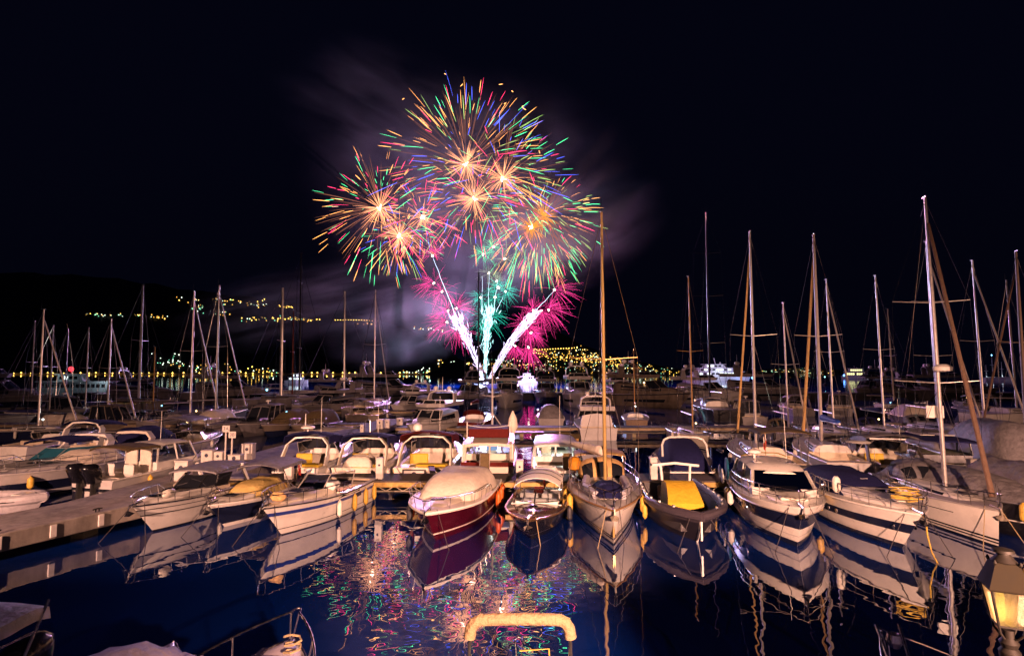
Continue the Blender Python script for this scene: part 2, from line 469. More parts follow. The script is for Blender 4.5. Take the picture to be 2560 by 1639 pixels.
# promenade lamps along the far shore: one by one
lamp_me = None
def shore_lamp(px, py, d, i):
    global lamp_me
    g = at_y(px, py, d)
    t = thing('shore_lamp', 'amber lamp in the row along the far western shore road', 'street lamp', (g.x, g.y, 0), 0, 'amber lamps along the far shore road')
    h = g.z
    if lamp_me is None:
        a = MB().tube([(0, 0, -1), (0, 0, 1)], 0.12, 5)
        lamp_me = a.build('post', DARKMETAL, t); c = lamp_me
        b = MB(); octa(b, Vector((0, 0, 0)), 1.6); shore_lamp.bulb = b.build('bulb', L_AMB, t, smooth=0); e = shore_lamp.bulb
    else:
        c = lamp_me.copy(); COL.objects.link(c); c.parent = t
        e = shore_lamp.bulb.copy(); COL.objects.link(e); e.parent = t
    c.scale.z = h / 2; c.location.z = h / 2
    s = rnd.uniform(0.8, 1.35); e.scale = (s, s, s); e.location.z = h
i = 0
x = -20
while x < 1250:
    if not (1120 < x < 1200 and rnd.random() < .6):
        shore_lamp(x, 932 - max(0, (x - 700)) * 0.004 + rnd.uniform(-0.7, 0.7), 1380, i)
    x += rnd.uniform(12, 28); i += 1
MB().box(-1700, 150, 1384, 1400, -1, 3.4).build('shore_wall', mat('shore_stone', (0.25, 0.2, 0.14), 0.9), smooth=0)['kind'] = 'structure'
FIRE_POWER = 300000
# ------------------------------------------------------------------ fireworks (about 240 m away, over a barge on the bay)
FD = 240.0
FW = {
 'orange': emit('spark_orange', (1.0, 0.40, 0.11), 4.0), 'gold': emit('spark_gold', (1.0, 0.38, 0.18), 2.5), 'green': emit('spark_green', (0.10, 1.0, 0.38), 3.4),
 'lime': emit('spark_lime', (0.62, 1.0, 0.26), 1.7), 'red': emit('spark_red', (1.0, 0.045, 0.16), 4.8), 'blue': emit('spark_blue', (0.09, 0.14, 1.0), 3.6),
 'pink': emit('spark_pink', (1.0, 0.05, 0.30), 4.2), 'teal': emit('spark_teal', (0.06, 1.0, 0.72), 2.6), 'pale': emit('spark_pale', (0.75, 1.0, 0.60), 1.2),
 'white': emit('spark_white', (0.66, 0.84, 1.0), 3.6), 'core': emit('spark_core', (1.0, 0.85, 0.62), 12.0), 'dim': emit('spark_dim', (1.0, 0.36, 0.20), 0.5), 'amber': emit('spark_amber', (1.0, 0.34, 0.04), 1.5)}
PXM = FD / FPX
fr = random.Random(11)
def sphere_dirs(n, hemi=None):
    out = []
    while len(out) < n:
        v = Vector((fr.gauss(0, 1), fr.gauss(0, 1), fr.gauss(0, 1)))
        if v.length > 0.1:
            out.append(v.normalized())
    return out
def trail(m, c, d, r0, r1, w, sag=0.10, n=6, bend=0.0):
    """a star's glowing path from r0 to r1 along d, sagging under gravity, thin at both ends"""
    pts = []
    bv = Vector((fr.gauss(0, bend), fr.gauss(0, bend), fr.gauss(0, bend))) if bend else None
    for i in range(n):
        r = r0 + (r1 - r0) * i / (n - 1)
        q = c + d * r; q.z -= sag * (r / max(r1, 1e-6)) ** 2 * r1
        if bend: q = q + bv * (r / max(r1, 1e-6)) ** 2 * r1
        pts.append(q)
    rings = []
    for i, p in enumerate(pts):
        t = i / (n - 1); ww = w * (0.18 + 0.82 * math.sin(math.pi * min(1, t * 0.72 + 0.16)) ** 1.2) if i < n - 1 else w * 0.15
        a = (pts[min(i + 1, n - 1)] - pts[max(i - 1, 0)]).normalized()
        x = a.cross(Vector((0, 1, 0.13))); x = x.normalized() if x.length > 1e-3 else Vector((1, 0, 0)); y = a.cross(x)
        rings.append([p + x * ww, p - x * ww * 0.5 + y * ww * 0.87, p - x * ww * 0.5 - y * ww * 0.87])
    m.loft(rings)
def burst(label, px, py, R_px, cols, n, inner=None, inner_n=0, inner_px=60, r0=(0.55, 0.8), r1=(0.75, 1.0), w=0.30, sag=0.10, bias=None, core=True, depth=0.0, coresize=0.62, iw=0.11):
    c = at_y(px, py, FD + depth); Rm = R_px * PXM
    t = thing('firework_burst', label, 'firework', c, 0, 'firework bursts over the bay')
    ms = {k: MB() for k in set(cols)}
    O = Vector((0, 0, 0))
    for d in sphere_dirs(int(n * (1.45 if R_px > 90 else 1))):
        if bias is not None:
            d = (d + bias).normalized()
        d.y *= 0.75
        k = fr.choice(cols); a = fr.uniform(*r0); b = max(a + 0.14, fr.uniform(*r1)) if fr.random() > 0.15 else a + fr.uniform(0.08, 0.18)
        j = Vector((fr.gauss(0, .03), 0, fr.gauss(0, .03))) * Rm
        trail(ms[k], O + j, d * fr.uniform(.86, 1.06), a * Rm, b * Rm, w * 0.30 * fr.uniform(0.35, 1.25), sag * fr.uniform(1.0, 2.0), 7, 0.035)
    if R_px > 90:
        m = MB()
        for d in sphere_dirs(int(n * 0.7)):
            if bias is not None: d = (d + bias * .7).normalized()
            d.y *= 0.75; a = fr.uniform(.12, .35)
            trail(m, O, d, a * Rm, fr.uniform(.55, .98) * Rm, 0.075, sag)
        m.build('ember_tails', FW['dim'], t, smooth=0, kind='stuff')
    for k, m in ms.items():
        if m.f: m.build('star_trails', FW[k], t, smooth=0, kind='stuff')
    if inner:
        m = MB()
        for d in sphere_dirs(inner_n):
            d.y *= 0.6
            trail(m, O, d, 0.4, inner_px * PXM * fr.uniform(0.55, 1.15), iw * fr.uniform(0.6, 1.2), 0.03, 4)
        m.build('heart_sparks', FW[inner], t, smooth=0, kind='stuff')
    if core:
        m = MB(); octa(m, O, coresize); 
        for d in sphere_dirs(10): trail(m, O, d, 0.2, coresize * fr.uniform(1.6, 3.0), 0.2, 0.0, 4)
        m.build('core', FW['core'], t, smooth=0)
    return t
big = ['orange', 'orange', 'orange', 'green', 'lime', 'blue', 'orange']
burst('large orange, green and blue burst at the top of the display', 1165, 410, 250, big + ['blue', 'red'], 125, 'gold', 95, 66, (0.55, 0.82), (0.75, 1.0), 0.33, 0.05, Vector((0.05, 0, 0.45)))
burst('golden-hearted burst with green tips at the upper right of the display', 1257, 446, 200, ['orange', 'green', 'green', 'lime', 'red', 'blue'], 80, 'gold', 80, 62, (0.5, 0.85), (0.7, 1.0), 0.31, 0.08, Vector((0.25, 0, 0.2)))
burst('golden-hearted burst at the very middle of the display', 1185, 496, 165, ['red', 'red', 'lime', 'orange', 'blue', 'red'], 80, 'gold', 85, 62, (0.45, 0.8), (0.65, 1.0), 0.27, 0.10)
burst('burst with long orange and green streaks reaching farthest west', 950, 520, 188, ['orange', 'orange', 'green', 'green', 'orange', 'red', 'red'], 105, 'gold', 80, 66, (0.5, 0.82), (0.7, 1.0), 0.31, 0.07, Vector((-0.12, 0, 0.05)))
burst('tight golden burst low on the west side', 999, 590, 120, ['orange', 'lime', 'orange', 'green', 'blue'], 70, 'gold', 95, 52, (0.5, 0.8), (0.75, 1.0), 0.25, 0.10)
burst('red and blue burst with a small white heart', 1056, 543, 125, ['red', 'blue', 'red', 'red', 'orange'], 75, 'gold', 45, 45, (0.45, 0.8), (0.7, 1.0), 0.25, 0.08, coresize=0.6)
burst('hazy amber burst at the east edge of the display', 1360, 541, 160, ['lime', 'green', 'orange', 'orange', 'lime', 'red', 'green'], 130, 'amber', 80, 50, (0.55, 0.85), (0.78, 1.0), 0.29, 0.12, Vector((0.1, 0, -0.1)), core=False)
burst('deep orange burst with twin bright hearts', 1329, 569, 150, ['orange', 'red', 'green', 'lime', 'orange', 'green'], 75, 'amber', 80, 48, (0.5, 0.85), (0.75, 1.0), 0.27, 0.22, Vector((0.0, 0, -0.35)), coresize=0.55)
def small(label, px, py, r, col, bias, n=34, w=0.13):
    b = Vector(bias)
    return burst(label, px, py, r, [col], n, None, 0, 0, (0.05, 0.35), (0.5, 1.1), w, 0.14, b, True, coresize=0.22)
for i, (x, y, r, bi, lb) in enumerate([
    (1081, 639, 34, (0, 0, 0.9), 'pink spray topping the west plume'), (1085, 708, 44, (-0.6, 0, 0.3), 'pink spray third up on the west plume'), (1105, 728, 36, (-0.5, 0, -0.1), 'pink spray just under the third on the west plume'),
    (1141, 770, 40, (0.4, 0, 0.4), 'pink spray east of the west plume'), (1120, 776, 46, (-0.6, 0, 0.4), 'pink spray on the middle of the west plume'), (1117, 805, 46, (-0.7, 0, -0.1), 'wide pink spray low on the west plume'), (1148, 822, 38, (0.1, 0, -0.6), 'lowest pink spray of the west plume'),
    (1386, 724, 50, (0.7, 0, 0.25), 'pink spray farthest out on the east plume'), (1334, 776, 38, (0.1, 0, 0.6), 'pink spray above the east plume'), (1353, 777, 40, (0.2, 0, -0.4), 'pink spray between two others on the east plume'), (1371, 775, 46, (0.7, 0, 0.2), 'pink spray at the outer end of the east plume row'),
    (1308, 805, 36, (0.1, 0, 0.3), 'pink spray where the east plume turns pink'), (1317, 818, 40, (0.4, 0, -0.5), 'pink spray below the turn of the east plume'), (1327, 831, 36, (0.6, 0, -0.4), 'pink spray drooping east of the plume'), (1321, 868, 38, (0.1, 0, -0.8), 'lowest pink spray above the town hill'), (1287, 864, 30, (0.0, 0, -0.8), 'small pink spray beside the lowest one')]):
    small(lb, x, y, r * 1.5, 'pink', bi, 78, 0.07)
for i, (x, y, r, bi, lb, c) in enumerate([
    (1202, 743, 30, (-0.4, 0, 0.2), 'teal spray west of the middle plume', 'teal'), (1238, 743, 34, (0, 0, 0.3), 'teal spray inside the middle plume', 'teal'), (1263, 728, 38, (0.5, 0, 0.2), 'teal spray east of the middle plume', 'teal'), (1246, 718, 34, (0, 0, 0.4), 'teal spray topping the middle plume', 'teal'), (1222, 782, 50, (0, 0, 0.15), 'large teal spray at the heart of the middle plume', 'teal'), (1216, 800, 46, (0, 0, -0.1), 'teal spray drooping round the middle plume', 'teal'),
    (1208, 636, 32, (0, 0, 0.3), 'green spray left of the pale one above the plume', 'green'), (1222, 683, 30, (0, 0, 0.6), 'pale green spray above the teal ones', 'pale'), (1241, 702, 30, (0.1, 0, 0.7), 'pale green spray just over the teal ones', 'pale'), (1262, 647, 30, (0, 0, 0.2), 'pale amber spray over the middle plume', 'pale'), (1234, 618, 34, (0.1, 0, 0.3), 'highest green spray over the middle plume', 'green')]):
    small(lb, x, y, r * 1.3, c, bi, 78, 0.07)
# plumes: dense glittering comet tails rising from the barge
def plume(label, pts_px, w0, w1, n, pm):
    P = [at_y(x, y, FD) for x, y in pts_px]
    t = thing('firework_plume', label, 'firework', P[0], 0, 'glittering plumes rising from the barge')
    m = MB(); base = P[0]
    def along(s):
        k = s * (len(P) - 1); i = min(int(k), len(P) - 2); return P[i].lerp(P[i + 1], k - i)
    for _ in range(n):
        s = fr.random() ** 0.85; p = along(s) - base; a = (along(min(1, s + 0.03)) - along(max(0, s - 0.03))).normalized()
        ww = w0 + (w1 - w0) * s ** 0.8
        off = Vector((fr.gauss(0, 1), fr.gauss(0, 1), 0)) * ww * 0.42
        L = fr.uniform(0.8, 2.6) * (0.7 + s)
        d = (a + Vector((fr.gauss(0, 0.35), fr.gauss(0, 0.2), fr.gauss(0, 0.25)))).normalized()
        trail(m, p + off, d, 0, L, fr.uniform(0.05, 0.13) * (0.8 + s), 0, 4)
    for _ in range(11):
        o1 = Vector((fr.gauss(0, 1), fr.gauss(0, 1), 0)) ; rings = []
        pts = []
        for i in range(40):
            s = i / 39; ww = (w0 + (w1 - w0) * s ** 0.8) * 0.40
            q = along(s) - base + o1 * ww + Vector((fr.gauss(0, 0.25), fr.gauss(0, 0.2), fr.gauss(0, 0.2))) * (0.3 + s)
            pts.append(q)
        m.tube(pts, 0.05, 3, 0.08)
    m.build('glitter', pm, t, smooth=0, kind='stuff')
    return t
VPL = emit('spark_violet_white', (0.80, 0.66, 1.0), 3.0); TPL = emit('spark_aqua_white', (0.50, 0.95, 1.0), 2.6)
plume('white plume leaning west from the barge with pink sprays', [(1212, 962), (1196, 912), (1176, 865), (1158, 828), (1142, 795)], 0.5, 3.6, 190, VPL)
plume('straight white plume rising from the barge into teal sprays', [(1214, 962), (1214, 900), (1216, 850), (1219, 805), (1223, 775)], 0.5, 3.8, 200, TPL)
plume('white plume leaning east from the barge with pink sprays', [(1216, 962), (1240, 915), (1262, 878), (1283, 845), (1312, 812), (1334, 782)], 0.5, 3.0, 190, VPL)
def comet(label, a, b, r=0.12):
    A, B = at_y(*a, FD), at_y(*b, FD)
    m = MB(); pts = [Vector((0, 0, 0)) + (B - A) * (i / 9) + Vector((fr.gauss(0, .1), 0, 0)) for i in range(10)]
    m.tube(pts, r, 4, r * 0.4); o = m.build('comet_trail', FW['white'], None, smooth=0, loc=A); tag(o, label, 'firework', 'rising comet trails')
comet('long thin white trail climbing west to the topmost pink spray', (1140, 792), (1083, 645))
for i, (x0, x1, y1, lb) in enumerate([(1205, 1206, 690, 'first thin trail above the middle plume'), (1220, 1223, 685, 'second thin trail above the middle plume'), (1234, 1243, 705, 'third thin trail above the middle plume'), (1240, 1258, 742, 'short thin trail leaning east above the middle plume')]):
    comet(lb, (x0, 780), (x1, y1), 0.07)
comet('thin white trail running out to the easternmost pink spray', (1334, 782), (1384, 728), 0.08)
# stray embers at the top
em = MB()
for x, y in [(1115, 186), (1157, 210), (1247, 212), (1283, 230), (1006, 249), (1310, 265), (1315, 275), (1260, 260), (1350, 384)]:
    p = at_y(x, y, FD); trail(em, p, Vector((fr.uniform(-1, 1), 0, fr.uniform(-.2, .6))).normalized(), 0, fr.uniform(0.8, 2.2), 0.18, 0, 4)
eo = em.build('stray_embers', FW['orange'], smooth=0, kind='stuff'); tag(eo, 'loose orange embers drifting above the bursts', 'embers')
# light that the fireworks throw on the smoke, the water and the boats
FL = [((1165, 408), (0.88, 0.50, 1.0), 1.2), ((1000, 560), (0.9, 0.45, 1.0), 0.7), ((1345, 560), (1.0, 0.42, 0.45), 0.6), ((1222, 770), (0.50, 0.60, 1.0), 1.0), ((1150, 800), (0.80, 0.45, 1.0), 0.7), ((1335, 790), (0.9, 0.35, 1.0), 1.0), ((1190, 900), (0.45, 0.62, 1.0), 0.5)]
for (x, y), c, p in FL:
    lamp('firework_light', at_y(x, y, FD), p * FIRE_POWER, c, 0.0)
# launch barge
b0 = at_z(1218, 967, 0)
bg = thing('launch_barge', 'small flat barge from which the fireworks rise', 'barge', (b0.x, FD, 0))
MB().loft([[(x * 0.92, y, -0.3) for x, y in ((-6, -2), (6, -2), (6, 2), (-6, 2))], [(x, y, 0.9) for x, y in ((-6, -2), (6, -2), (6, 2), (-6, 2))]]).build('hull', GREYW, bg, smooth=0)
for k in range(5):
    MB().lathe([(0.2, 0.9), (0.2, 1.9), (0.15, 1.9)], 8, (-3 + k * 1.5, 0, 0)).build('mortar_tube', DARKMETAL, bg)
# ------------------------------------------------------------------ drifting smoke
def smoke_mat(name, dens, scale, lo, hi, seed, col=(0.7, 0.68, 0.72), stretch=(1, 1, 1)):
    m = bpy.data.materials.new(name); n, l = nodes_of(m); n.remove(n['Principled BSDF'])
    tc = n.new('ShaderNodeTexCoord')
    mp = n.new('ShaderNodeMapping'); mp.inputs['Location'].default_value = (seed, seed * 1.7, seed * 0.3); mp.inputs['Scale'].default_value = stretch
    l.new(tc.outputs['Object'], mp.inputs['Vector'])
    t = n.new('ShaderNodeTexNoise'); t.inputs['Scale'].default_value = scale; t.inputs['Detail'].default_value = 4; t.inputs['Roughness'].default_value = 0.55; t.inputs['Distortion'].default_value = 0.4
    l.new(mp.outputs[0], t.inputs['Vector'])
    mr = n.new('ShaderNodeMapRange'); mr.inputs['From Min'].default_value = lo; mr.inputs['From Max'].default_value = hi; mr.inputs['To Max'].default_value = dens
    l.new(t.outputs['Fac'], mr.inputs['Value'])
    # soft edge: fade to nothing at the rim of the cloud (generated coordinates)
    mp2 = n.new('ShaderNodeMapping'); mp2.inputs['Location'].default_value = (-1, -1, -1); mp2.inputs['Scale'].default_value = (2, 2, 2)
    l.new(tc.outputs['Generated'], mp2.inputs['Vector'])
    ln = n.new('ShaderNodeVectorMath'); ln.operation = 'LENGTH'; l.new(mp2.outputs[0], ln.inputs[0])
    m2 = n.new('ShaderNodeMapRange'); m2.interpolation_type = 'SMOOTHSTEP'; m2.inputs['From Min'].default_value = 0.98; m2.inputs['From Max'].default_value = 0.25
    l.new(ln.outputs['Value'], m2.inputs['Value'])
    mu = n.new('ShaderNodeMath'); mu.operation = 'MULTIPLY'; l.new(mr.outputs[0], mu.inputs[0]); l.new(m2.outputs[0], mu.inputs[1])
    v = n.new('ShaderNodeVolumeScatter'); v.inputs['Color'].default_value = (*col, 1); v.inputs['Anisotropy'].default_value = 0.1
    l.new(mu.outputs[0], v.inputs['Density']); l.new(v.outputs[0], n['Material Output'].inputs['Volume'])
    return m
def smoke(label, px, py, d, rx, ry, rz, dens, scale, lo, hi, seed, tilt=0.0, stretch=(1, 1, 1)):
    c = at_y(px, py, d); m = MB(); rings = []
    m.lathe([(max(0.02, math.cos(a)), math.sin(a)) for a in [(-0.5 + i / 8) * math.pi for i in range(9)]], 14)
    o = m.build('smoke', smoke_mat('firework_smoke_%d' % seed, dens, scale, lo, hi, seed, stretch=stretch), loc=c)
    o.scale = (rx, ry, rz); o.rotation_euler = (0, tilt, 0); o['kind'] = 'stuff'; tag(o, label, 'smoke')
# object space is a unit ball, so noise scale counts lumps per radius
smoke('low blue-lit smoke bank drifting west of the plumes', 1020, 805, 262, 46, 16, 24, 0.050, 2.2, 0.40, 0.72, 3, -0.25)
smoke('thin smoke among the upper bursts', 1180, 470, 275, 95, 26, 70, 0.024, 2.2, 0.40, 0.75, 9)
smoke('faint smoke veil drifting high above the western bursts', 990, 300, 285, 80, 20, 46, 0.018, 1.7, 0.42, 0.75, 17, 0.45, (1, 1, 2))
smoke('brownish smoke hanging under the eastern burst', 1400, 590, 262, 60, 16, 32, 0.030, 2.0, 0.40, 0.75, 23, -0.4)
smoke('wide thin smoke layer spread over the western bay', 760, 760, 330, 92, 20, 28, 0.038, 2.4, 0.40, 0.75, 31, -0.2, (1, 1, 2))
# ------------------------------------------------------------------ boat kit (local x to the bow, y to port, z up, origin amidships on the waterline)
def rot2(v, a):
    return (v[0] * math.cos(a) - v[1] * math.sin(a), v[0] * math.sin(a) + v[1] * math.cos(a))
class Boat:
    def __init__(s, name, label, L, B, fs, fb, bow=None, stern=None, head=0.0, rake=None, tm=0.45, tw=0.9, p=2.4, flare=0.55, cat='boat', group=None, at=None):
        """bow / stern: waterline point (world x, y) of stem or transom; head: degrees away from pointing at -Y (bow to viewer); 180 = stern to viewer"""
        s.L, s.B, s.fs, s.fb = L, B, fs, fb
        s.rake = rake if rake is not None else 0.16 * L
        s.tm, s.tw, s.p, s.flare = tm, tw, p, flare
        ang = -math.pi / 2 + R(head); d = (math.cos(ang), math.sin(ang))
        if bow is not None:
            c = (bow[0] + d[0] * (s.rake - L / 2), bow[1] + d[1] * (s.rake - L / 2))
        elif stern is not None:
            c = (stern[0] + d[0] * L / 2, stern[1] + d[1] * L / 2)
        else:
            c = at
        s.root = thing(name, label, cat, (c[0], c[1], 0), ang, group)
    # --- geometry of the hull surface
    def bd(s, t):
        if t < s.tm:
            return s.B / 2 * (s.tw + (1 - s.tw) * math.sin(math.pi / 2 * t / s.tm))
        return s.B / 2 * max(0.0, 1 - ((t - s.tm) / (1 - s.tm)) ** s.p)
    def zs(s, t):
        return s.fs + (s.fb - s.fs) * t ** 1.7
    def pt(s, t, f, off=0.0):
        """f: 0 waterline .. 1 sheer; negative = under water"""
        zt = s.zs(t); z = zt * f if f >= 0 else 0.35 * f
        k = 0.92 + (s.flare - 0.92) * t ** 1.6
        b = s.bd(t)
        y = b * (k + (1 - k) * max(0, f) ** 1.25) if f >= 0 else b * k * (1 + 0.55 * f)
        x = -s.L / 2 + t * (s.L - s.rake * (1 - min(1, z / zt)))
        return Vector((x, y + off, z))
    def xs(s, t): return -s.L / 2 + t * s.L
    def tof(s, x): return (x + s.L / 2) / s.L
    TS = [0, .1, .22, .34, .45, .56, .66, .75, .82, .88, .93, .97, .99, 1.0]
    def P(s, m, name, mats, parent=None, **k):
        return m.build(name, mats, parent or s.root, **k)
    def hull(s, m1, stripes=(), bottom=None, inner=None, rows=(-1, -0.3, 0, 0.3, 0.55, 0.78, 1.0)):
        m = MB(); n = len(rows)
        for sg in (1, -1):
            g = [[(p.x, p.y * sg, p.z) for p in (s.pt(t, f) for f in rows)] for t in s.TS]
            if sg < 0: g = [list(reversed(r)) for r in g]
            m.loft(g, closed=False, cap=False)
        tr = [s.pt(0, f) for f in rows]
        m.add([(p.x, p.y, p.z) for p in tr] + [(p.x, -p.y, p.z) for p in reversed(tr)], [tuple(range(2 * n))])
        h = s.P(m, 'hull', m1, smooth=50)
        for f0, f1, mt, nm in stripes:
            s.band(f0, f1, mt, nm, h)
        s.h = h
        return h
    def band(s, f0, f1, mt, nm='stripe', parent=None, off=0.012, t0=0.0, t1=1.0, stern=True):
        m = MB(); TT = [t for t in s.TS if t0 <= t <= t1]
        for sg in (1, -1):
            g = []
            for t in TT:
                r = []
                for f in (f0, (f0 + f1) / 2, f1):
                    p = s.pt(t, f); o = off if t < 0.985 else off * 0.3
                    r.append((p.x + (off if t > 0.9 else 0), (p.y + o) * sg, p.z))
                g.append(r if sg > 0 else list(reversed(r)))
            m.loft(g, closed=False, cap=False)
        if stern and t0 == 0:
            a, b = s.pt(0, f0), s.pt(0, f1)
            m.add([(a.x - off, a.y + off, a.z), (a.x - off, -a.y - off, a.z), (b.x - off, -b.y - off, b.z), (b.x - off, b.y + off, b.z)], [(0, 1, 2, 3)])
        return s.P(m, nm, mt, parent, smooth=50)
    def rubrail(s, mt, r=0.035, f=0.99, nm='rub_rail'):
        m = MB()
        for sg in (1, -1):
            m.tube([(p.x + (0.02 if t > .95 else 0), (p.y + 0.01) * sg, p.z) for t in s.TS for p in [s.pt(t, f)]], r, 6)
        return s.P(m, nm, mt)
    def deck(s, mt, cock=None, sole=0.25, side=0.22, camber=0.06, inner=None, floor=None, drop=0.02):
        """cock=(t0,t1): open cockpit"""
        c0, c1 = cock if cock else (2, 2)
        TT = sorted(set(s.TS + ([c0, c1] if cock else [])))
        m = MB()
        def row(t):
            b = s.bd(t); z = s.zs(t) - drop
            return [(s.xs(t), b * k, z + camber * (1 - k * k)) for k in (1, .8, .4, 0, -.4, -.8, -1)]
        seg = [t for t in TT if t >= c1] if cock else TT
        if cock is None or c1 < 1: m.loft([row(t) for t in seg], closed=False, cap=False)
        if cock:
            if c0 > 0: m.loft([row(t) for t in TT if t <= c0], closed=False, cap=False)
            mid = [t for t in TT if c0 <= t <= c1]
            ins = MB()
            for sg in (1, -1):
                g = [[(s.xs(t), s.bd(t) * sg, s.zs(t) - drop), (s.xs(t), max(0.05, s.bd(t) - side) * sg, s.zs(t) + 0.02)] for t in mid]
                m.loft(g if sg < 0 else [list(reversed(r)) for r in g], closed=False, cap=False)
                g = [[(s.xs(t), max(0.05, s.bd(t) - side) * sg, s.zs(t) + 0.02), (s.xs(t), max(0.05, s.bd(t) - side) * 0.93 * sg, sole)] for t in mid]
                ins.loft(g if sg < 0 else [list(reversed(r)) for r in g], closed=False, cap=False)
            for t in (c0, c1):
                b = max(0.05, s.bd(t) - side)
                ins.add([(s.xs(t), b, s.zs(t) + 0.04), (s.xs(t), -b, s.zs(t) + 0.04), (s.xs(t), -b * .93, sole), (s.xs(t), b * .93, sole)], [(0, 1, 2, 3)])
            s.P(ins, 'cockpit_lining', inner or VINYL)
            fl = MB(); fl.loft([[(s.xs(t), max(0.05, s.bd(t) - side) * .93, sole), (s.xs(t), -max(0.05, s.bd(t) - side) * .93, sole)] for t in mid], closed=False, cap=False)
            s.P(fl, 'cockpit_sole', floor or TEAK)
        return s.P(m, 'deck', mt, smooth=40)
    def trunk(s, t0, t1, k0, k1, h0, h1, mt, nm='cabin_top', glass=None, gl=(0.35, 0.8), tap=0.78, back=0.0, front=0.3):
        """raised cabin: loft from t0 (aft) to t1 (forward); k = share of deck half width; h = height above deck edge"""
        m = MB(); N = 9; rings = []; g = {1: [], -1: []}
        for i in range(N):
            u = i / (N - 1); t = t0 + (t1 - t0) * u
            hb = s.bd(t) * (k0 + (k1 - k0) * u)
            hh = h0 + (h1 - h0) * u
            x = s.xs(t); z = s.zs(t) - 0.03
            e = 1.0 if i < N - 1 else 0.25
            hh *= e
            rings.append([(x, hb, z), (x, hb * (1 - (1 - tap) * .35), z + hh * .55), (x, hb * tap, z + hh * .93), (x, hb * .35, z + hh * 1.06), (x, 0, z + hh * 1.09),
                          (x, -hb * .35, z + hh * 1.06), (x, -hb * tap, z + hh * .93), (x, -hb * (1 - (1 - tap) * .35), z + hh * .55), (x, -hb, z)])
            if glass and 0.06 < u < 0.86:
                for sg in (1, -1):
                    a, b = gl
                    g[sg].append([(x, (hb * (1 - (1 - tap) * a * .64) + 0.012) * sg, z + hh * a), (x, (hb * (1 - (1 - tap) * b * .9) + 0.022) * sg, z + hh * b)])
        m.loft(rings)
        o = s.P(m, nm, mt, smooth=40)
        if glass:
            for sg in (1, -1):
                q = MB(); q.loft(g[sg] if sg < 0 else [list(reversed(r)) for r in g[sg]], closed=False, cap=False); s.P(q, 'side_window', glass, o)
        return o
    def hatch(s, x, z, lx=0.5, ly=0.5, mt=None, y=0.0):
        m = MB(); m.box(x - lx / 2, x + lx / 2, y - ly / 2, y + ly / 2, z, z + 0.04, ch=0.015); return s.P(m, 'hatch', mt or GLASS)
    def windscreen(s, x, w, z, h, back=0.5, sweep=0.9, fr=None, gl=None, n=6, frame_r=0.022, wrap=1.0):
        """curved screen: middle foot at x, feet swept aft by sweep at the sides; top leans aft by back"""
        fr = fr or CHROME; gl = gl or GLASS
        bot, top = [], []
        for i in range(n + 1):
            u = -1 + 2 * i / n
            xx = x - sweep * abs(u) ** 1.8; yy = w / 2 * math.sin(u * math.pi / 2 * wrap) / math.sin(math.pi / 2 * wrap)
            bot.append(Vector((xx, yy, z - 0.05 * u * u))); top.append(Vector((xx - back * (1 - 0.35 * u * u), yy * 0.9, z + h * (1 - 0.12 * u * u))))
        root = None
        m = MB(); m.tube(top, frame_r, 6); m.tube(bot, frame_r, 6)
        for i in range(0, n + 1, max(1, n // 3)): m.tube([bot[i], top[i]], frame_r, 6)
        root = s.P(m, 'windscreen_frame', fr)
        for i in range(n):
            q = MB(); q.add([bot[i], bot[i + 1], top[i + 1], top[i]], [(0, 1, 2, 3)]); s.P(q, 'windscreen_pane', gl, root, smooth=0)
        return root
    def rail(s, t0, t1, h=0.55, n=6, inset=0.08, mt=None, r=0.016, nm='bow_rail', lean=0.05, close=True, mid=False, h0=None):
        m = MB(); TT = [t0 + (t1 - t0) * i / 14 for i in range(15)]
        def foot(t, sg):
            return Vector((s.xs(t), max(0.0, s.bd(t) - inset) * sg, s.zs(t)))
        def top(t, sg):
            f = foot(t, sg); k = min(1, (t - t0) / 0.08 + 0.12) if h0 is None else min(1, (t - t0) / 0.08 + h0)
            return f + Vector((0.12 * (t - t0) / (t1 - t0), lean * sg * (1 if t < 1 else 0), h * k))
        L = [top(t, 1) for t in TT]; Rr = [top(t, -1) for t in TT]
        if close:
            tip = s.xs(t1) + 0.22; zz = L[-1].z
            y = L[-1].y; cap = [Vector((s.xs(t1) + 0.12 + 0.16 * math.cos(a), (y + 0.0) * math.sin(a), zz)) for a in [math.pi / 2 - math.pi * i / 6 for i in range(7)]]
            m.tube(L + cap + list(reversed(Rr)), r, 6)
            if mid: m.tube([p - Vector((0, 0, h * .45)) for p in L[2:] + cap + list(reversed(Rr[2:]))], r * .7, 5)
        else:
            m.tube(L, r, 6); m.tube(Rr, r, 6)
            if mid:
                for q in (L, Rr): m.tube([p - Vector((0, 0, h * .45)) for p in q[2:]], r * .6, 5)
        o = s.P(m, nm, mt or CHROME)
        for i in range(1, n + 1):
            t = t0 + (t1 - t0) * i / n
            for sg in (1, -1):
                q = MB(); q.tube([foot(t, sg), top(t, sg)], r * .8, 5); s.P(q, 'stanchion', mt or CHROME, o)
        return o
    def canopy(s, x0, x1, w, z, mt, arch=0.18, frame=None, legs=True, zleg=None, th=0.025, nm='bimini', droop=0.12, front_drop=0.0, nx=7, lean=0.5, seams=0):
        g = []
        for i in range(nx):
            u = i / (nx - 1); x = x0 + (x1 - x0) * u
            e = abs(2 * u - 1) ** 3
            zz = z - 0.07 * e - front_drop * u ** 2 + 0.015 * math.sin(u * 9)
            g.append([(x, w / 2 * k, zz + arch * (1 - abs(k) ** 2.4) - (droop if abs(k) > 0.99 else 0)) for k in (1, .97, .8, .5, .2, 0, -.2, -.5, -.8, -.97, -1)])
        m = MB(); m.sheet([list(reversed(r)) for r in g], th)
        root = s.P(m, nm, mt, smooth=50)
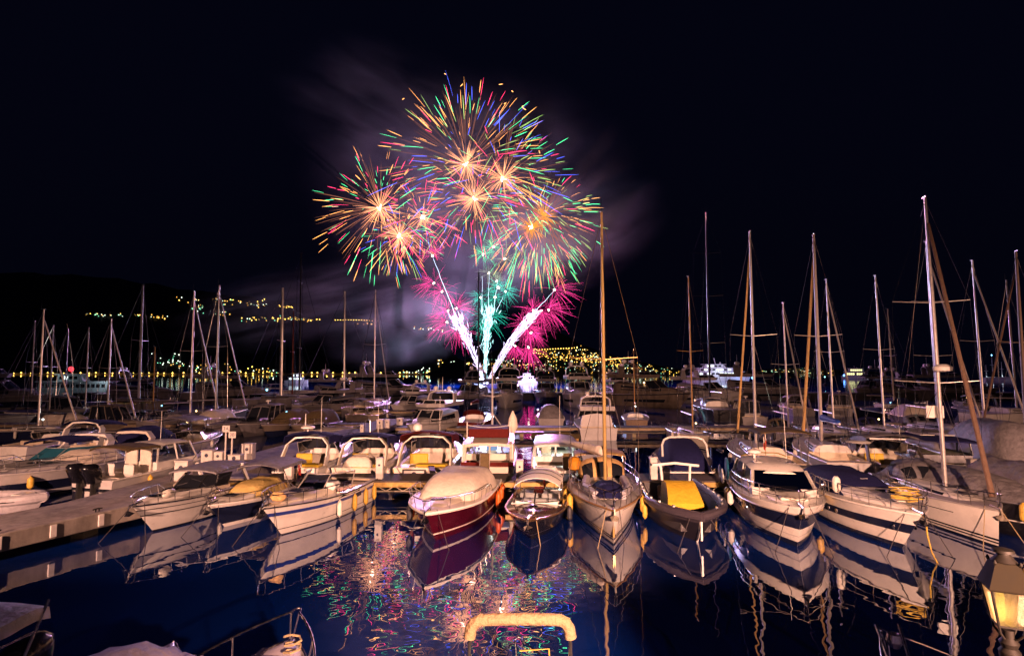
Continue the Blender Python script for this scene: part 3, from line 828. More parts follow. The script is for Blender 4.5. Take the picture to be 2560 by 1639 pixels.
        if seams:
            for k in range(1, seams + 1):
                u = k / (seams + 1); x = x0 + (x1 - x0) * u
                q = MB(); q.tube([(x, y, zz + 0.006) for (_, y, zz) in g[round(u * (nx - 1))][1:-1]], 0.02, 5); s.P(q, 'seam', frame or CHROME, root)
        if legs:
            zl = zleg if zleg is not None else s.fs
            for xx in (x0 + 0.15 * (x1 - x0), x1 - 0.12 * (x1 - x0)):
                u = (xx - x0) / (x1 - x0); xf = x0 + (x1 - x0) * (0.5 + (u - 0.5) * (1 - lean))
                q = MB(); zz = z - front_drop * u ** 2
                path = [(xf, w / 2 * .98, zl)] + [(xx, w / 2 * .99 * k, zz - 0.03 + arch * (1 - abs(k) ** 2.4) - (0.02)) for k in (1, .97, .8, .4, 0, -.4, -.8, -.97, -1)] + [(xf, -w / 2 * .98, zl)]
                q.tube(path, 0.02, 6); s.P(q, 'canopy_frame', frame or CHROME, root)
        return root
    def arch(s, x, w, z, mt, zf=None, lean=-0.7, wd=0.32, th=0.09, nm='radar_arch', flat=0.62):
        zf = s.fs if zf is None else zf
        prof = [(w / 2 * 1.0, 0), (w / 2 * .99, .35), (w / 2 * .93, .72), (w / 2 * flat, .97), (0, 1.0), (-w / 2 * flat, .97), (-w / 2 * .93, .72), (-w / 2 * .99, .35), (-w / 2, 0)]
        rings = []
        for k, (y, u) in enumerate(prof):
            xx = x + lean * u * 1.0; zz = zf + (z - zf) * u; ww = wd * (1.35 - 0.45 * u)
            iy = y * (1 - 2 * th / w) ; iz = zz - th * (u > .9)
            rings.append([(xx - ww / 2, y, zz), (xx + ww / 2, y, zz), (xx + ww / 2, iy, iz), (xx - ww / 2, iy, iz)])
        m = MB(); m.loft(rings); return s.P(m, nm, mt, smooth=40)
    def cover(s, x0, x1, w0, w1, z0, h, mt, nm='canvas_cover', wrinkle=0.03, seed=1, fwd=0.35, aft=0.2, flat=2.6, tail=None):
        """boxy canvas tent: x0 aft .. x1 forward, foot at z0, ridge z0+h"""
        rn = random.Random(seed); N, K = 15, 17; g = []
        for i in range(N):
            u = i / (N - 1); x = x0 + (x1 - x0) * u
            hh = 1.0
            if u < aft: hh = math.sin(math.pi / 2 * (u / aft)) ** .6
            if u > 1 - fwd: hh = math.sin(math.pi / 2 * ((1 - u) / fwd)) ** .8
            ww = (w0 + (w1 - w0) * u) / 2 * (0.86 + 0.14 * min(1, min(u / max(aft, .05), (1 - u) / max(fwd, .05)) * 1.6))
            sagz = 0.03 * math.sin(u * 14) * hh
            row = []
            for j in range(K):
                a = -1 + 2 * j / (K - 1)
                yy = ww * math.copysign(min(1.0, abs(a) ** 0.8 * 1.02), a); zz = z0 + (h * hh + sagz) * (1 - abs(a) ** flat)
                row.append((x + rn.uniform(-1, 1) * wrinkle * .3, yy, zz + rn.uniform(-1, 1) * wrinkle * (1 - abs(a) ** 6)))
            g.append(row)
        m = MB(); m.sheet([list(reversed(r)) for r in g], 0.02); return s.P(m, nm, mt, smooth=70)
    def seat(s, x, y, z, w=0.5, mt=None, d=0.5, h=0.45, face=1):
        m = MB(); m.box(x - d / 2, x + d / 2, y - w / 2, y + w / 2, z, z + 0.16, ch=0.05); m.box(x - face * d / 2 - 0.06, x - face * d / 2 + 0.06, y - w / 2, y + w / 2, z + 0.1, z + 0.16 + h, ch=0.05)
        return s.P(m, 'seat', mt or VINYL)
    def fender(s, t, side, mt, L=0.55, r=0.11, f=0.62, out=0.02, rope=True, ball=False):
        p = s.pt(t, f); z = p.z - L * 0.2; y = (p.y + r + out + (s.bd(t) - p.y) * .6) * side
        k = L / 2
        pr = [(0.02, z + k + .05), (r * .45, z + k), (r * .9, z + k - .06), (r, z + k * .5), (r, z - k * .5), (r * .9, z - k + .05), (r * .45, z - k), (0.02, z - k - .04)]
        m = MB(); m.lathe(list(reversed(pr)), 12, (p.x, y, 0)); o = m.build('fender', mt, s.root)
        if rope:
            q = MB(); q.tube([(p.x, y, z + k + .03), (p.x, (s.bd(t) - .02) * side, s.zs(t) + .03)], 0.012, 5); q.build('fender_line', ROPE, o)
        return o
    def outboard(s, y=0.0, x=None, mt=None, sc=1.0, tilt=0.0):
        x = (-s.L / 2 - 0.25) if x is None else x; z = s.fs
        m = MB()
        prof = [(-.10, .85), (.30, .95), (.62, 1.0), (.80, .92), (.92, .6)]
        rings = [[(x + (px * .34 * k - tilt * (zz)) * sc, y + py * .2 * k * sc, z + zz * .75 * sc) for px, py in ((1, -.7), (1, .7), (.5, 1), (-.6, 1), (-1, .6), (-1, -.6), (-.6, -1), (.5, -1))] for zz, k in prof]
        m.loft(rings); o = s.P(m, 'outboard_engine', mt or BLACKH, smooth=60)
        q = MB(); q.box(x - .1 * sc, x + .1 * sc, y - .06, y + .06, -.4, z); q.box(x, -s.L / 2 + .02, y - .12, y + .12, z - .3, z - .1); q.build('engine_leg', RUBBER, o)
        return o
    def platform(s, mt=None, d=0.6, z=0.3, floor=None):
        b = s.bd(0) * .94; x = -s.L / 2
        m = MB(); m.box(x - d, x + .05, -b, b, z - .1, z, ch=0.03); o = s.P(m, 'swim_platform', mt or WHITE)
        if floor:
            q = MB(); q.box(x - d + .06, x - 0.02, -b + .1, b - .1, z + .001, z + .016); q.build('platform_planking', floor, o)
        return o
    def antenna(s, x, y, z, h=1.6, r=0.012, mt=None, lean=0.0):
        m = MB(); m.tube([(x, y, z), (x - lean, y, z + h)], r, 5, r * .6); return s.P(m, 'antenna', mt or C_WHITE)
    def dome(s, x, y, z, r=0.25, mt=None, nm='radar_dome'):
        m = MB(); m.lathe([(r * .5, z), (r * .55, z + r * .25), (r, z + r * .35), (r * 1.02, z + r * .9), (r * .85, z + r * 1.35), (r * .45, z + r * 1.62), (.01, z + r * 1.7)], 14, (x, y, 0)); return s.P(m, nm, mt or WHITE)
    def radar(s, x, y, z, w=0.6):
        m = MB(); m.lathe([(.05, z), (.05, z + .18)], 8, (x, y, 0)); m.lathe([(w * .3, z + .18), (w / 2, z + .24), (w / 2, z + .32), (w * .3, z + .38)], 14, (x, y, 0)); return s.P(m, 'radar', WHITE)
    def flag(s, x, y, z, h=0.9, lean=-0.3):
        m = MB(); m.tube([(x, y, z), (x + lean, y, z + h)], 0.014, 5); o = s.P(m, 'flag_staff', TEAK)
        for k, mt in ((0, C_WHITE), (1, REDF)):
            g = []
            for i in range(6):
                u = i / 5; xx = x + lean * (0.95 - k * .22) - u * 0.22 - 0.02; zz = z + h * (0.95 - k * .27) - u * .25
                g.append([(xx, y + .05 * math.sin(u * 7), zz), (xx + .04, y + .05 * math.sin(u * 7 + .6), zz - h * .27)])
            q = MB(); q.sheet(g, .006); q.build('flag_cloth', mt, o)
        return o
    def rope(s, path, r=0.014, mt=None, nm='mooring_line', sag=0.0):
        P = [Vector(p) for p in path]
        if len(P) == 2:
            P = [P[0].lerp(P[1], i / 8) - Vector((0, 0, sag * math.sin(math.pi * i / 8))) for i in range(9)]
        m = MB(); m.tube(P, r, 5); return s.P(m, nm, mt or ROPE)
    def moor(s, spread=1.2, out=2.4, mt=None, sides=(1, -1), sink=-0.6):
        for sg in sides:
            s.rope([(s.xs(.95), s.bd(.95) * sg * .8, s.zs(.95) + .05), (s.L / 2 - s.rake + out * .8, spread * sg, sink)], 0.013, mt or ROPED)
    def anchor(s, mt=None):
        x = s.L / 2; z = s.fb
        m = MB(); m.tube([(x - .5, 0, z + .06), (x + .14, 0, z + .05), (x + .2, 0, z - .12)], .03, 6)
        m.loft([[(x + .06, -.16, z - .22), (x + .06, .16, z - .22), (x + .22, 0, z - .1)], [(x + .26, -.1, z - .3), (x + .26, .1, z - .3), (x + .3, 0, z - .24)]])
        return s.P(m, 'anchor', mt or CHROME)
    # --- sailing gear
    def mast(s, x, z0, h, mt, r=0.075, rake=0.02, spread=(0.45,), sw=None, boom=None, cover=None, wires=True, furl=None, head=True, boom_z=0.9, boom_y=0.0, wr=0.011, wmat=None, furl_r=0.07):
        sw = sw or s.B * .42; wm = wmat or CHROME
        def mp(u): return Vector((x - rake * h * u, 0, z0 + h * u))
        m = MB(); rings = []
        for i in range(7):
            u = i / 6; c = mp(u); k = 1 - .35 * max(0, u - .6) / .4
            rings.append([(c.x + math.cos(a) * r * 1.35 * k, c.y + math.sin(a) * r * .9 * k, c.z) for a in [2 * math.pi * j / 10 for j in range(10)]])
        m.loft(rings); M = s.P(m, 'mast', mt)
        tips = []
        for u in spread:
            c = mp(u); k = sw * (1 - .25 * (u - .4))
            for sg in (1, -1):
                q = MB(); q.tube([c, (c.x - .15, k * sg, c.z + .1)], r * .28, 5, r * .18); q.build('spreader', mt, M)
            tips.append((c.x - .15, k, c.z + .1))
        if wires:
            q = MB(); tb = s.tof(x); yb = max(.4, s.bd(tb) - .08); top = mp(.985)
            for sg in (1, -1):
                path = [(x - .1, yb * sg, s.zs(tb))] + [(a, b * sg, c) for a, b, c in tips] + [top]
                q.tube(path, wr, 4); 
                lo = mp(spread[0] * .96)
                q.tube([(x - .45, yb * sg * .97, s.zs(tb)), lo], wr, 4)
            q.tube([(-s.L / 2 + .1, 0, s.fs + .3), top], wr, 4)
            if not furl: q.tube([(s.L / 2 - .15, 0, s.fb), mp(.93)], wr, 4)
            q.build('rigging', wm, M)
        if furl:
            a = Vector((s.L / 2 - .25, 0, s.fb + .15)); b = mp(.93); q = MB()
            q.tube([a.lerp(b, .02), a.lerp(b, .08), a.lerp(b, .5), a.lerp(b, .9), a.lerp(b, .97)], furl_r, 8, furl_r * .55); s.P(q, 'furled_genoa', furl)
        if head:
            c = mp(1.0); q = MB(); q.box(c.x - .25, c.x + .12, -.03, .03, c.z, c.z + .06); q.tube([(c.x - .2, 0, c.z), (c.x - .2, 0, c.z + .7)], .008, 4); q.build('masthead_gear', wm, M)
        if boom:
            bx, bz = x - boom, z0 + boom_z
            q = MB(); q.tube([(x - .1, 0, bz), (bx, boom_y, bz + .08)], .06, 8); bo = s.P(q, 'boom', ALU)
            if cover:
                rn = random.Random(int(s.L * 100)); rings = []
                for i in range(12):
                    u = i / 11; xx = x - .05 - (boom - .15) * u; hh = .42 * (1 - .55 * u) * (.35 if i in (0, 11) else 1) * rn.uniform(.9, 1.1); ww = .17 * (.4 if i in (0, 11) else 1) * rn.uniform(.9, 1.1)
                    zc = bz + .02 + .08 * u
                    rings.append([(xx, boom_y * u + math.cos(a) * ww, zc + (math.sin(a) * .5 + .42) * hh) for a in [2 * math.pi * j / 9 for j in range(9)]])
                q = MB(); q.loft(rings); q.build('sail_cover', cover, bo, smooth=70)
        return M
    def sprayhood(s, x, w, z, h, mt, frame=None, glass=None, d=0.9):
        g = []; 
        for i in range(7):
            u = i / 6; k = math.sin(math.pi / 2 * (u * .82 + .18)) if i else 0.0
            xx = x - d * (u - .1) if i else x + .12
            ww = w / 2 * (.9 + .1 * u)
            g.append([(xx, ww * math.cos(a), z + h * k * math.sin(a) ** .55 if 0 < a < math.pi else z) for a in [math.pi * j / 14 for j in range(15)]])
        m = MB(); m.sheet(g, .02); o = s.P(m, 'sprayhood', mt, smooth=70)
        # window panels on the front slope
        for j0, j1 in ((2, 5), (6, 8), (9, 12)):
            q = MB(); rows = []
            for i in (0, 1, 2, 3):
                rows.append([Vector(g[i][j]) + Vector((.03, 0, .02)) for j in range(j0, j1 + 1)])
            q.loft(rows, closed=False, cap=False); q.build('sprayhood_window', glass or GLASS, o, smooth=70)
        return o
    def lifeline(s, t0, t1, h=0.6, n=5, inset=0.07):
        m = MB()
        for sg in (1, -1):
            pts = [Vector((s.xs(t), max(0, s.bd(t) - inset) * sg, s.zs(t) + h)) for t in [t0 + (t1 - t0) * i / 12 for i in range(13)]]
            m.tube(pts, .008, 4); m.tube([p - Vector((0, 0, h * .45)) for p in pts], .007, 4)
        o = s.P(m, 'lifelines', CHROME)
        for i in range(n + 1):
            t = t0 + (t1 - t0) * i / n
            for sg in (1, -1):
                f = Vector((s.xs(t), max(0, s.bd(t) - inset) * sg, s.zs(t) - .02)); q = MB(); q.tube([f, f + Vector((0, 0, h))], .014, 5); q.build('stanchion', CHROME, o)
        return o
def text_mesh(body, size, mt, parent, loc, rot, name='lettering'):
    c = bpy.data.curves.new(name, 'FONT'); c.body = body; c.size = size; c.extrude = 0.002; c.align_x = 'CENTER'; c.align_y = 'CENTER'
    tmp = bpy.data.objects.new('tmp', c); COL.objects.link(tmp)
    dg = bpy.context.evaluated_depsgraph_get(); me = bpy.data.meshes.new_from_object(tmp.evaluated_get(dg)); bpy.data.objects.remove(tmp)
    me.materials.clear(); me.materials.append(mt)
    o = bpy.data.objects.new(name, me); COL.objects.link(o); o.parent = parent; o.location = loc; o.rotation_euler = rot
    return o
def clear_glass():
    m = bpy.data.materials.new('windscreen_clear'); n, l = nodes_of(m); n.remove(n['Principled BSDF'])
    t = n.new('ShaderNodeBsdfTransparent'); t.inputs[0].default_value = (0.62, 0.66, 0.68, 1)
    g = n.new('ShaderNodeBsdfGlossy'); g.inputs['Roughness'].default_value = 0.03; g.inputs['Color'].default_value = (1, 1, 1, 1)
    f = n.new('ShaderNodeFresnel'); f.inputs[0].default_value = 1.5
    x = n.new('ShaderNodeMixShader'); l.new(f.outputs[0], x.inputs[0]); l.new(t.outputs[0], x.inputs[1]); l.new(g.outputs[0], x.inputs[2])
    l.new(x.outputs[0], n['Material Output'].inputs[0]); return m
CLEAR = clear_glass()
VARN = mat('varnished_deck', (0.10, 0.045, 0.03), 0.06, var=0.15, scale=5, coat=0.8)
LOGO = mat('print_dark', (0.02, 0.02, 0.05), 0.6, var=0)
def wheelhouse(s, x0, x1, w, z0, z1, mt, gl=None, lf=0.8, lb=0.1, nside=2, nfront=1, wt=0.85, over=0.18, sill=0.25, roof_mt=None, back=True, nm='wheelhouse', pr=0.05, roof_h=0.10, overb=None, wf=0.9, thick=0.07):
    gl = gl or GLASS; roof_mt = roof_mt or mt
    zs_ = z0 + sill
    def ring(z):
        u = (z - z0) / (z1 - z0)
        return dict(fl=Vector((x1 - lf * u, w / 2 * wf * (1 + (wt - 1) * u), z)), fr=Vector((x1 - lf * u, -w / 2 * wf * (1 + (wt - 1) * u), z)),
                    bl=Vector((x0 + lb * u, w / 2 * (1 + (wt - 1) * u), z)), br=Vector((x0 + lb * u, -w / 2 * (1 + (wt - 1) * u), z)))
    a, b, c = ring(z0 - .05), ring(zs_), ring(z1)
    m = MB(); order = ('fl', 'bl', 'br', 'fr')
    m.loft([[a[k] for k in order], [b[k] for k in order]])
    root = s.P(m, nm, mt, smooth=30)
    def pane(p, q, pt_, qt, nn, nmx):
        for i in range(nn):
            u0, u1 = i / nn, (i + 1) / nn
            A, B2, C2, D = p.lerp(q, u0), p.lerp(q, u1), pt_.lerp(qt, u1), pt_.lerp(qt, u0)
            g = MB(); g.add([A, B2, C2, D], [(0, 1, 2, 3)]); g.build(nmx, gl, root, smooth=0)
        for i in range(nn + 1):
            u = i / nn; g = MB(); g.tube([p.lerp(q, u), pt_.lerp(qt, u)], pr, 6); g.build('pillar', mt, root)
    pane(b['fl'], b['fr'], c['fl'], c['fr'], nfront, 'windscreen_pane')
    pane(b['bl'], b['fl'], c['bl'], c['fl'], nside, 'side_window'); pane(b['br'], b['fr'], c['br'], c['fr'], nside, 'side_window')
    if back: pane(b['bl'], b['br'], c['bl'], c['br'], 2, 'rear_window')
    ob = over if overb is None else overb
    xa, xb, hw = c['bl'].x - ob, c['fl'].x + over, w / 2 * wt + over * .5
    g = []
    for i in range(9):
        u = i / 8; x = xa + (xb - xa) * u; k = hw * (1 - .14 * u) * (1 if 0 < i < 8 else .93)
        zz = z1 + .02 + roof_h * (1 - (2 * u - 1) ** 4) - (.05 if i == 8 else 0)
        g.append([(x, k * v, zz - roof_h * .9 * abs(v) ** 3) for v in (-1, -.85, -.5, 0, .5, .85, 1)])
    r = MB(); r.sheet(g, thick); ro = r.build('roof', roof_mt, root, smooth=45)
    return root, ro, (xa, xb, hw, z1 + roof_h)
# ------------------------------------------------------------------ pontoons and piers
def box_along(name, mt, parent, a, b, w_left, z0, z1, loc0, w_right=0.0, ch=0.0):
    """box from a to b (world xy), extending w_left to the left of travel"""
    d = Vector((b[0] - a[0], b[1] - a[1], 0)); L = d.length; ang = math.atan2(d.y, d.x)
    m = MB(); m.box(0, L, -w_right, w_left, z0, z1, ch=ch)
    o = m.build(name, mt, parent); o.location = (a[0] - loc0[0], a[1] - loc0[1], 0); o.rotation_euler.z = ang
    return o
PA, PB, PC_ = (-20.3, 8.2), (-14.4, 22.3), (-10.9, 62.0)
pier = thing('concrete_pier', 'pale concrete pier slab running in from the lower left corner', 'pier', (PB[0], PB[1], 0))
box_along('slab', CONC, pier, PA, PB, 3.0, 0.34, 0.9, PB, ch=0.03)
for u in (0.60, 0.70, 0.80, 0.90, 0.32, 0.45):
    x, y = PA[0] + (PB[0] - PA[0]) * u, PA[1] + (PB[1] - PA[1]) * u
    ang = math.atan2(PB[1] - PA[1], PB[0] - PA[0])
    m = MB(); m.box(-.1, .1, -.06, -.004, 0.42, .84, ch=.015); o = m.build('bumper_plate', mat('bumper_white', (0.62, 0.58, 0.56), .6), pier, loc=(x - PB[0], y - PB[1], 0), rotz=ang)
for u in (0.15, 0.5, 0.86):
    x, y = PA[0] + (PB[0] - PA[0]) * u - .5, PA[1] + (PB[1] - PA[1]) * u + .2
    m = MB(); m.box(-.25, .25, -.35, .35, -2, .34); m.build('pile', mat('pile_dark', (0.06, 0.055, 0.04), .9, var=.3), pier, loc=(x - PB[0], y - PB[1] + .6, 0))
def cleat(parent, x, y, z, ang=0):
    m = MB(); m.tube([(-.16, 0, .1), (0, 0, .12), (.16, 0, .1)], .025, 6); m.tube([(-.06, 0, 0), (-.06, 0, .11)], .025, 6); m.tube([(.06, 0, 0), (.06, 0, .11)], .025, 6)
    m.build('cleat', DARKMETAL, parent, loc=(x, y, z), rotz=ang)
cleat(pier, -1.9, -4.2, .9, 1.2); cleat(pier, -.8, -1.3, .9, 1.2); cleat(pier, -3.6, -3.2, .9, 1.2)
main_pier = thing('main_pier', 'long concrete walkway leading away behind the signs', 'pier', (PB[0], PB[1], 0))
box_along('slab', CONC, main_pier, (PB[0] - .02, PB[1] + .05), PC_, 3.2, 0.36, 0.896, PB, ch=.03)
for i in range(7):
    y = 24 + i * 6; x = PB[0] + (PC_[0] - PB[0]) * (y - PB[1]) / (PC_[1] - PB[1])
    MB().box(-1.6, -.9, -.3, .3, -2, .36).build('pile', MATS['pile_dark'], main_pier, loc=(x - PB[0], y - PB[1], 0))
def pontoon(name, label, x0, x1, y0, y1, top, truss=True, beam=None):
    t = thing(name, label, 'pontoon', (x0, y0, 0))
    L, W = x1 - x0, y1 - y0
    MB().box(0, L, -.04, W, top - .06, top).build('deck', WOODP, t, smooth=0)
    MB().box(0, L, 0.0, .09, top - .30, top - .065, ch=.02).build('edge_beam', beam or YBEAM, t)
    MB().box(0, L, W - .12, W - .03, top - .30, top - .065, ch=.02).build('edge_beam', beam or YBEAM, t)
    MB().tube([(0, .02, top - .47), (L, .02, top - .47)], .03, 6).build('lower_chord', GALV, t)
    MB().box(0, L, .25, W - .25, top - .60, top - .50).build('float_beam', RUBBER, t)
    if truss:
        st = None; n = int(L / .8)
        for i in range(n):
            for k in (0, 1):
                if st is None:
                    st = MB().tube([(0, 0, 0), (.30, 0, .16)], .022, 5).build('truss_strut', GALV, t)
                    c = st
                else:
                    c = st.copy(); COL.objects.link(c); c.parent = t
                c.location = (i * .8 + (0 if not k else .8), .01, top - .46); c.scale.x = -1 if k else 1
    for i in range(int(L / 5.2) + 1):
        MB().box(-.16, .16, -.16, .16, -2.5, top - .58).build('pile', mat('pile_pale', (0.42, 0.35, 0.22), .8, var=.3), t, loc=(1.2 + i * 5.2, .55, 0))
    return t
pontoon('pontoon', 'near wooden pontoon with yellow edge beam and truss between the two boat rows', -13.9, 42, 26.7, 28.7, 0.92)
pontoon('pontoon', 'second pontoon behind, where the row of white sailing yachts lies', -10.7, 75, 52.0, 54.0, 0.92, truss=False, beam=mat('beam_tan', (0.34, 0.26, 0.16), .6, var=.25))
pontoon('pontoon', 'dim pontoon on the west side behind the covered boats', -62, -12.5, 56, 57.8, 0.85, truss=False, beam=MATS['beam_tan'])
pontoon('pontoon', 'far dim pontoon on the west side', -80, -13, 74, 76, 0.9, truss=False, beam=MATS['beam_tan'])
ob = MB(); ob.box(-95, 130, 122, 127, -3, 1.5); ob.build('breakwater', mat('breakwater_stone', (.05, .05, .055), .9, var=.3), smooth=0)['kind'] = 'structure'
# ------------------------------------------------------------------ pedestals, boxes and signs on the pontoons
def pedestal(px, py, z, h, w, label, d=None):
    g = at_z(px, py, z)
    t = thing('service_pedestal', label, 'pedestal', (g.x, g.y, z), 0, 'white service pedestals')
    MB().box(-w / 2, w / 2, -w * .4, w * .4, 0, h * .93, ch=.02).build('body', PLASTW, t)
    MB().box(-w / 2 - .02, w / 2 + .02, -w * .4 - .02, w * .4 + .02, h * .93, h, ch=.02).build('cap', PLASTW, t)
    MB().lathe([(w * .16, 0), (w * .16, .02)], 10, (0, -w * .4 - .018, h * .66), axis='y').build('socket', LOGO, t)
    return t
for px, py, h, w, lb in [(722, 1197, 1.0, .36, 'white service pedestal beside the French-style flag boat'), (949, 1196, 1.0, .34, 'white service pedestal between two navy canopied cruisers'),
                         (1299, 1199, .95, .34, 'white service pedestal at the stern corner of the maroon cruiser'), (1634, 1197, 1.05, .34, 'white service pedestal standing alone before open water'), (2432, 1193, .9, .36, 'white service pedestal beside the navy hardtop cruiser')]:
    pedestal(px, py, .92, h, w, lb)
for px, py, h, w, lb in [(458, 1200, .95, .62, 'grey cabinet at the head of the concrete pier'), (521, 1161, .82, .62, 'grey cabinet left of the pier signs'), (548, 1160, .72, .5, 'dim purple-grey cabinet touching the one by the signs'), (590, 1160, .56, .68, 'low grey cabinet at the foot of the sign posts'), (621, 1147, .92, .62, 'grey cabinet just behind the sign posts')]:
    t = pedestal(px, py, .9, h, w, lb); t['category'] = 'cabinet'; t.name = 'service_cabinet'; t['group'] = 'service cabinets on the pier'
for px, py, h, w, lb in [(950, 1071, .85, .55, 'tall grey locker far down the walkway'), (968, 1069, .8, .45, 'narrow grey locker next to the far tall one'), (1000, 1062, .7, .6, 'low locker at the far end of the walkway'), (905, 1083, .75, .3, 'slim post box before the far lockers')]:
    t = pedestal(px, py, .9, h, w, lb); t['category'] = 'locker'; t.name = 'dock_locker'; t['group'] = 'lockers on the walkway'
def sign(px, top, txt, lb):
    g = at_z(px, 1161, .9); zt = at_y(px, top, g.y).z
    t = thing('pier_sign', lb, 'sign', (g.x, g.y, .9), 0, 'pier number signs')
    h = zt - .9
    MB().tube([(0, 0, 0), (0, 0, h - .1)], .045, 8).build('post', PLASTW, t)
    b = MB().box(-.2, .2, -.03, .03, h - .36, h, ch=.012).build('board', PLASTW, t)
    text_mesh(txt, .27, LOGO, b, (0, -.036, h - .18), (math.pi / 2, 0, 0))
sign(562, 1063, '3A', 'white board on a post reading 3A'); sign(578, 1078, '3B', 'white board on a post reading 3B')

# ------------------------------------------------------------------ front row, bows towards the viewer
def wl(px, py):
    p = at_z(px, py, 0); return (p.x, p.y)
G = None
# F1 white express cruiser with flat canopy
b = Boat('motor_boat', 'white cruiser with dark screen and flat grey canopy, nearest the concrete pier', 6.9, 2.5, .95, 1.2, bow=wl(383, 1328), head=-4, rake=1.15, flare=.5, cat='motor boat')
b.hull(WHITE, [(.60, .64, DKGREY, 'stripe'), (.80, .83, DKGREY, 'stripe'), (-.1, .06, BLACKH, 'boot_stripe')]); b.rubrail(CHROME, .03)
b.deck(WHITE, (.08, .48), .45); b.trunk(.47, .93, .74, .5, .28, .08, WHITE)
b.hatch(1.35, 1.36, .5, .5); b.hatch(2.3, 1.3, .35, .35)
b.windscreen(.75, 2.1, 1.25, .42, .75, 1.5, RUBBER, GLASS)
b.rail(.5, .97, .34, 6)
b.canopy(-2.6, .1, 2.1, 1.86, C_GREY, .12, legs=False, nm='hardtop', droop=.05, th=.06)
for sg in (1, -1):
    b.P(MB().tube([(-2.4, 1.08 * sg, .95), (-1.8, 1.05 * sg, 1.86)], .09, 6), 'canopy_strut', WHITE); b.P(MB().tube([(.0, 1.02 * sg, 1.4), (-.15, 1.0 * sg, 1.84)], .03, 6), 'canopy_strut', CHROME)
b.seat(-1.2, .45, .45, .6); b.seat(-1.2, -.45, .45, .6); b.anchor(); b.moor()
b.P(MB().lathe([(.05, -.32), (.15, -.2), (.17, 0), (.15, .2), (.05, .32)], 10, (2.3, .55, 1.42), axis='x'), 'deck_fender', F_WHITE)
b.fender(.55, 1, F_WHITE); b.fender(.3, 1, F_WHITE)
# F2 dark hull, yellow cover
b = Boat('motor_boat', 'dark-hulled small boat with a yellow canvas cover and a red and white flag', 5.9, 2.2, .8, 1.05, bow=wl(561, 1316), head=-6, rake=1.0, flare=.5, cat='motor boat')
b.hull(NAVY, [(.86, 1.0, WHITE, 'sheer_stripe'), (-.1, .14, WHITE, 'boot_stripe')]); b.rubrail(WHITE, .035)
b.deck(WHITE, (.06, .55), .4); b.trunk(.52, .9, .7, .45, .22, .06, WHITE)
b.cover(-1.3, .9, 1.75, 1.5, .86, .5, mat('canvas_gold', (.46, .34, .12), .8, var=.15, scale=3, bump=.6, bscale=8, spec=.08), 'console_cover', .02, 3, .25, .15, 4.0)
b.rail(.55, .97, .3, 5)
b.canopy(-2.8, -.3, 1.95, 1.9, C_GREY, .16, zleg=.85, lean=.8)
b.flag(-2.7, .5, .85, 1.1); b.hatch(1.6, 1.12, .5, .5, GLASS); b.anchor(); b.moor(1.0); b.fender(.5, 1, F_WHITE, .45)
# F3 white cuddy with blue stripe
b = Boat('motor_boat', 'white cuddy boat with a blue hull stripe and white fenders along its side', 7.4, 2.6, .95, 1.25, bow=wl(704, 1336), head=-9, rake=1.25, flare=.5, cat='motor boat')
b.hull(WHITE, [(.68, .80, BLUE, 'blue_stripe'), (.20, .225, DKGREY, 'stripe'), (-.1, .03, DKGREY, 'boot_stripe')]); b.rubrail(DKGREY, .03, .985)
b.deck(WHITE, (.05, .5), .45); b.trunk(.5, .93, .72, .45, .28, .06, CREAM)
b.hatch(1.25, 1.36, .55, .62, NAVY); b.hatch(2.3, 1.35, .5, .5, C_GREY)
b.windscreen(.7, 2.25, 1.25, .50, .8, 1.7, ALU, CLEAR, 6, .028)
b.P(MB().box(-.6, .0, -.95, -.1, 1.15, 1.42, ch=.06), 'dashboard', RUBBER); b.P(MB().box(-.5, .25, -.05, .95, 1.15, 1.47, ch=.12), 'console_cover', C_WHITE)
b.seat(-1.35, .5, .6, .65, mat('vinyl_pink', (.62, .42, .40), .5)); b.seat(-1.35, -.5, .6, .65, MATS['vinyl_pink'])
b.P(MB().box(-2.9, -2.2, -.95, .95, .5, .95, ch=.08), 'bench', VINYL)
b.rail(.42, .97, .42, 7, mt=CHROME); b.anchor(); b.moor(1.2)
b.P(MB().lathe([(.05, -.3), (.16, -.18), (.17, 0), (.16, .18), (.05, .3)], 10, (2.75, 0, 1.45), axis='y'), 'deck_fender', C_TAN)
for t, m_ in ((.60, F_WHITE), (.42, F_YELLOW), (.25, F_YELLOW), (.1, F_YELLOW)): b.fender(t, 1, m_, .62, .10)
p = b.pt(.32, .9); q = MB(); q.box(-.28, .28, -.004, .004, -.09, .09); q.build('hull_lettering_panel', LOGO, b.h, loc=(p.x, p.y - .0 + .01, .72))
for sg in (1, -1):
    q = MB(); p0 = b.pt(.5, .88); p1 = b.pt(.3, .88); q.add([(p1.x, (p1.y + .01) * sg, p1.z - .02), (p0.x + .5, (p0.y + .015) * sg, p0.z + .02), (p0.x, (p0.y + .015) * sg, p0.z + .12), (p1.x, (p1.y + .012) * sg, p1.z + .1)], [(0, 1, 2, 3)]); q.build('side_window', GLASS, b.h, smooth=0)
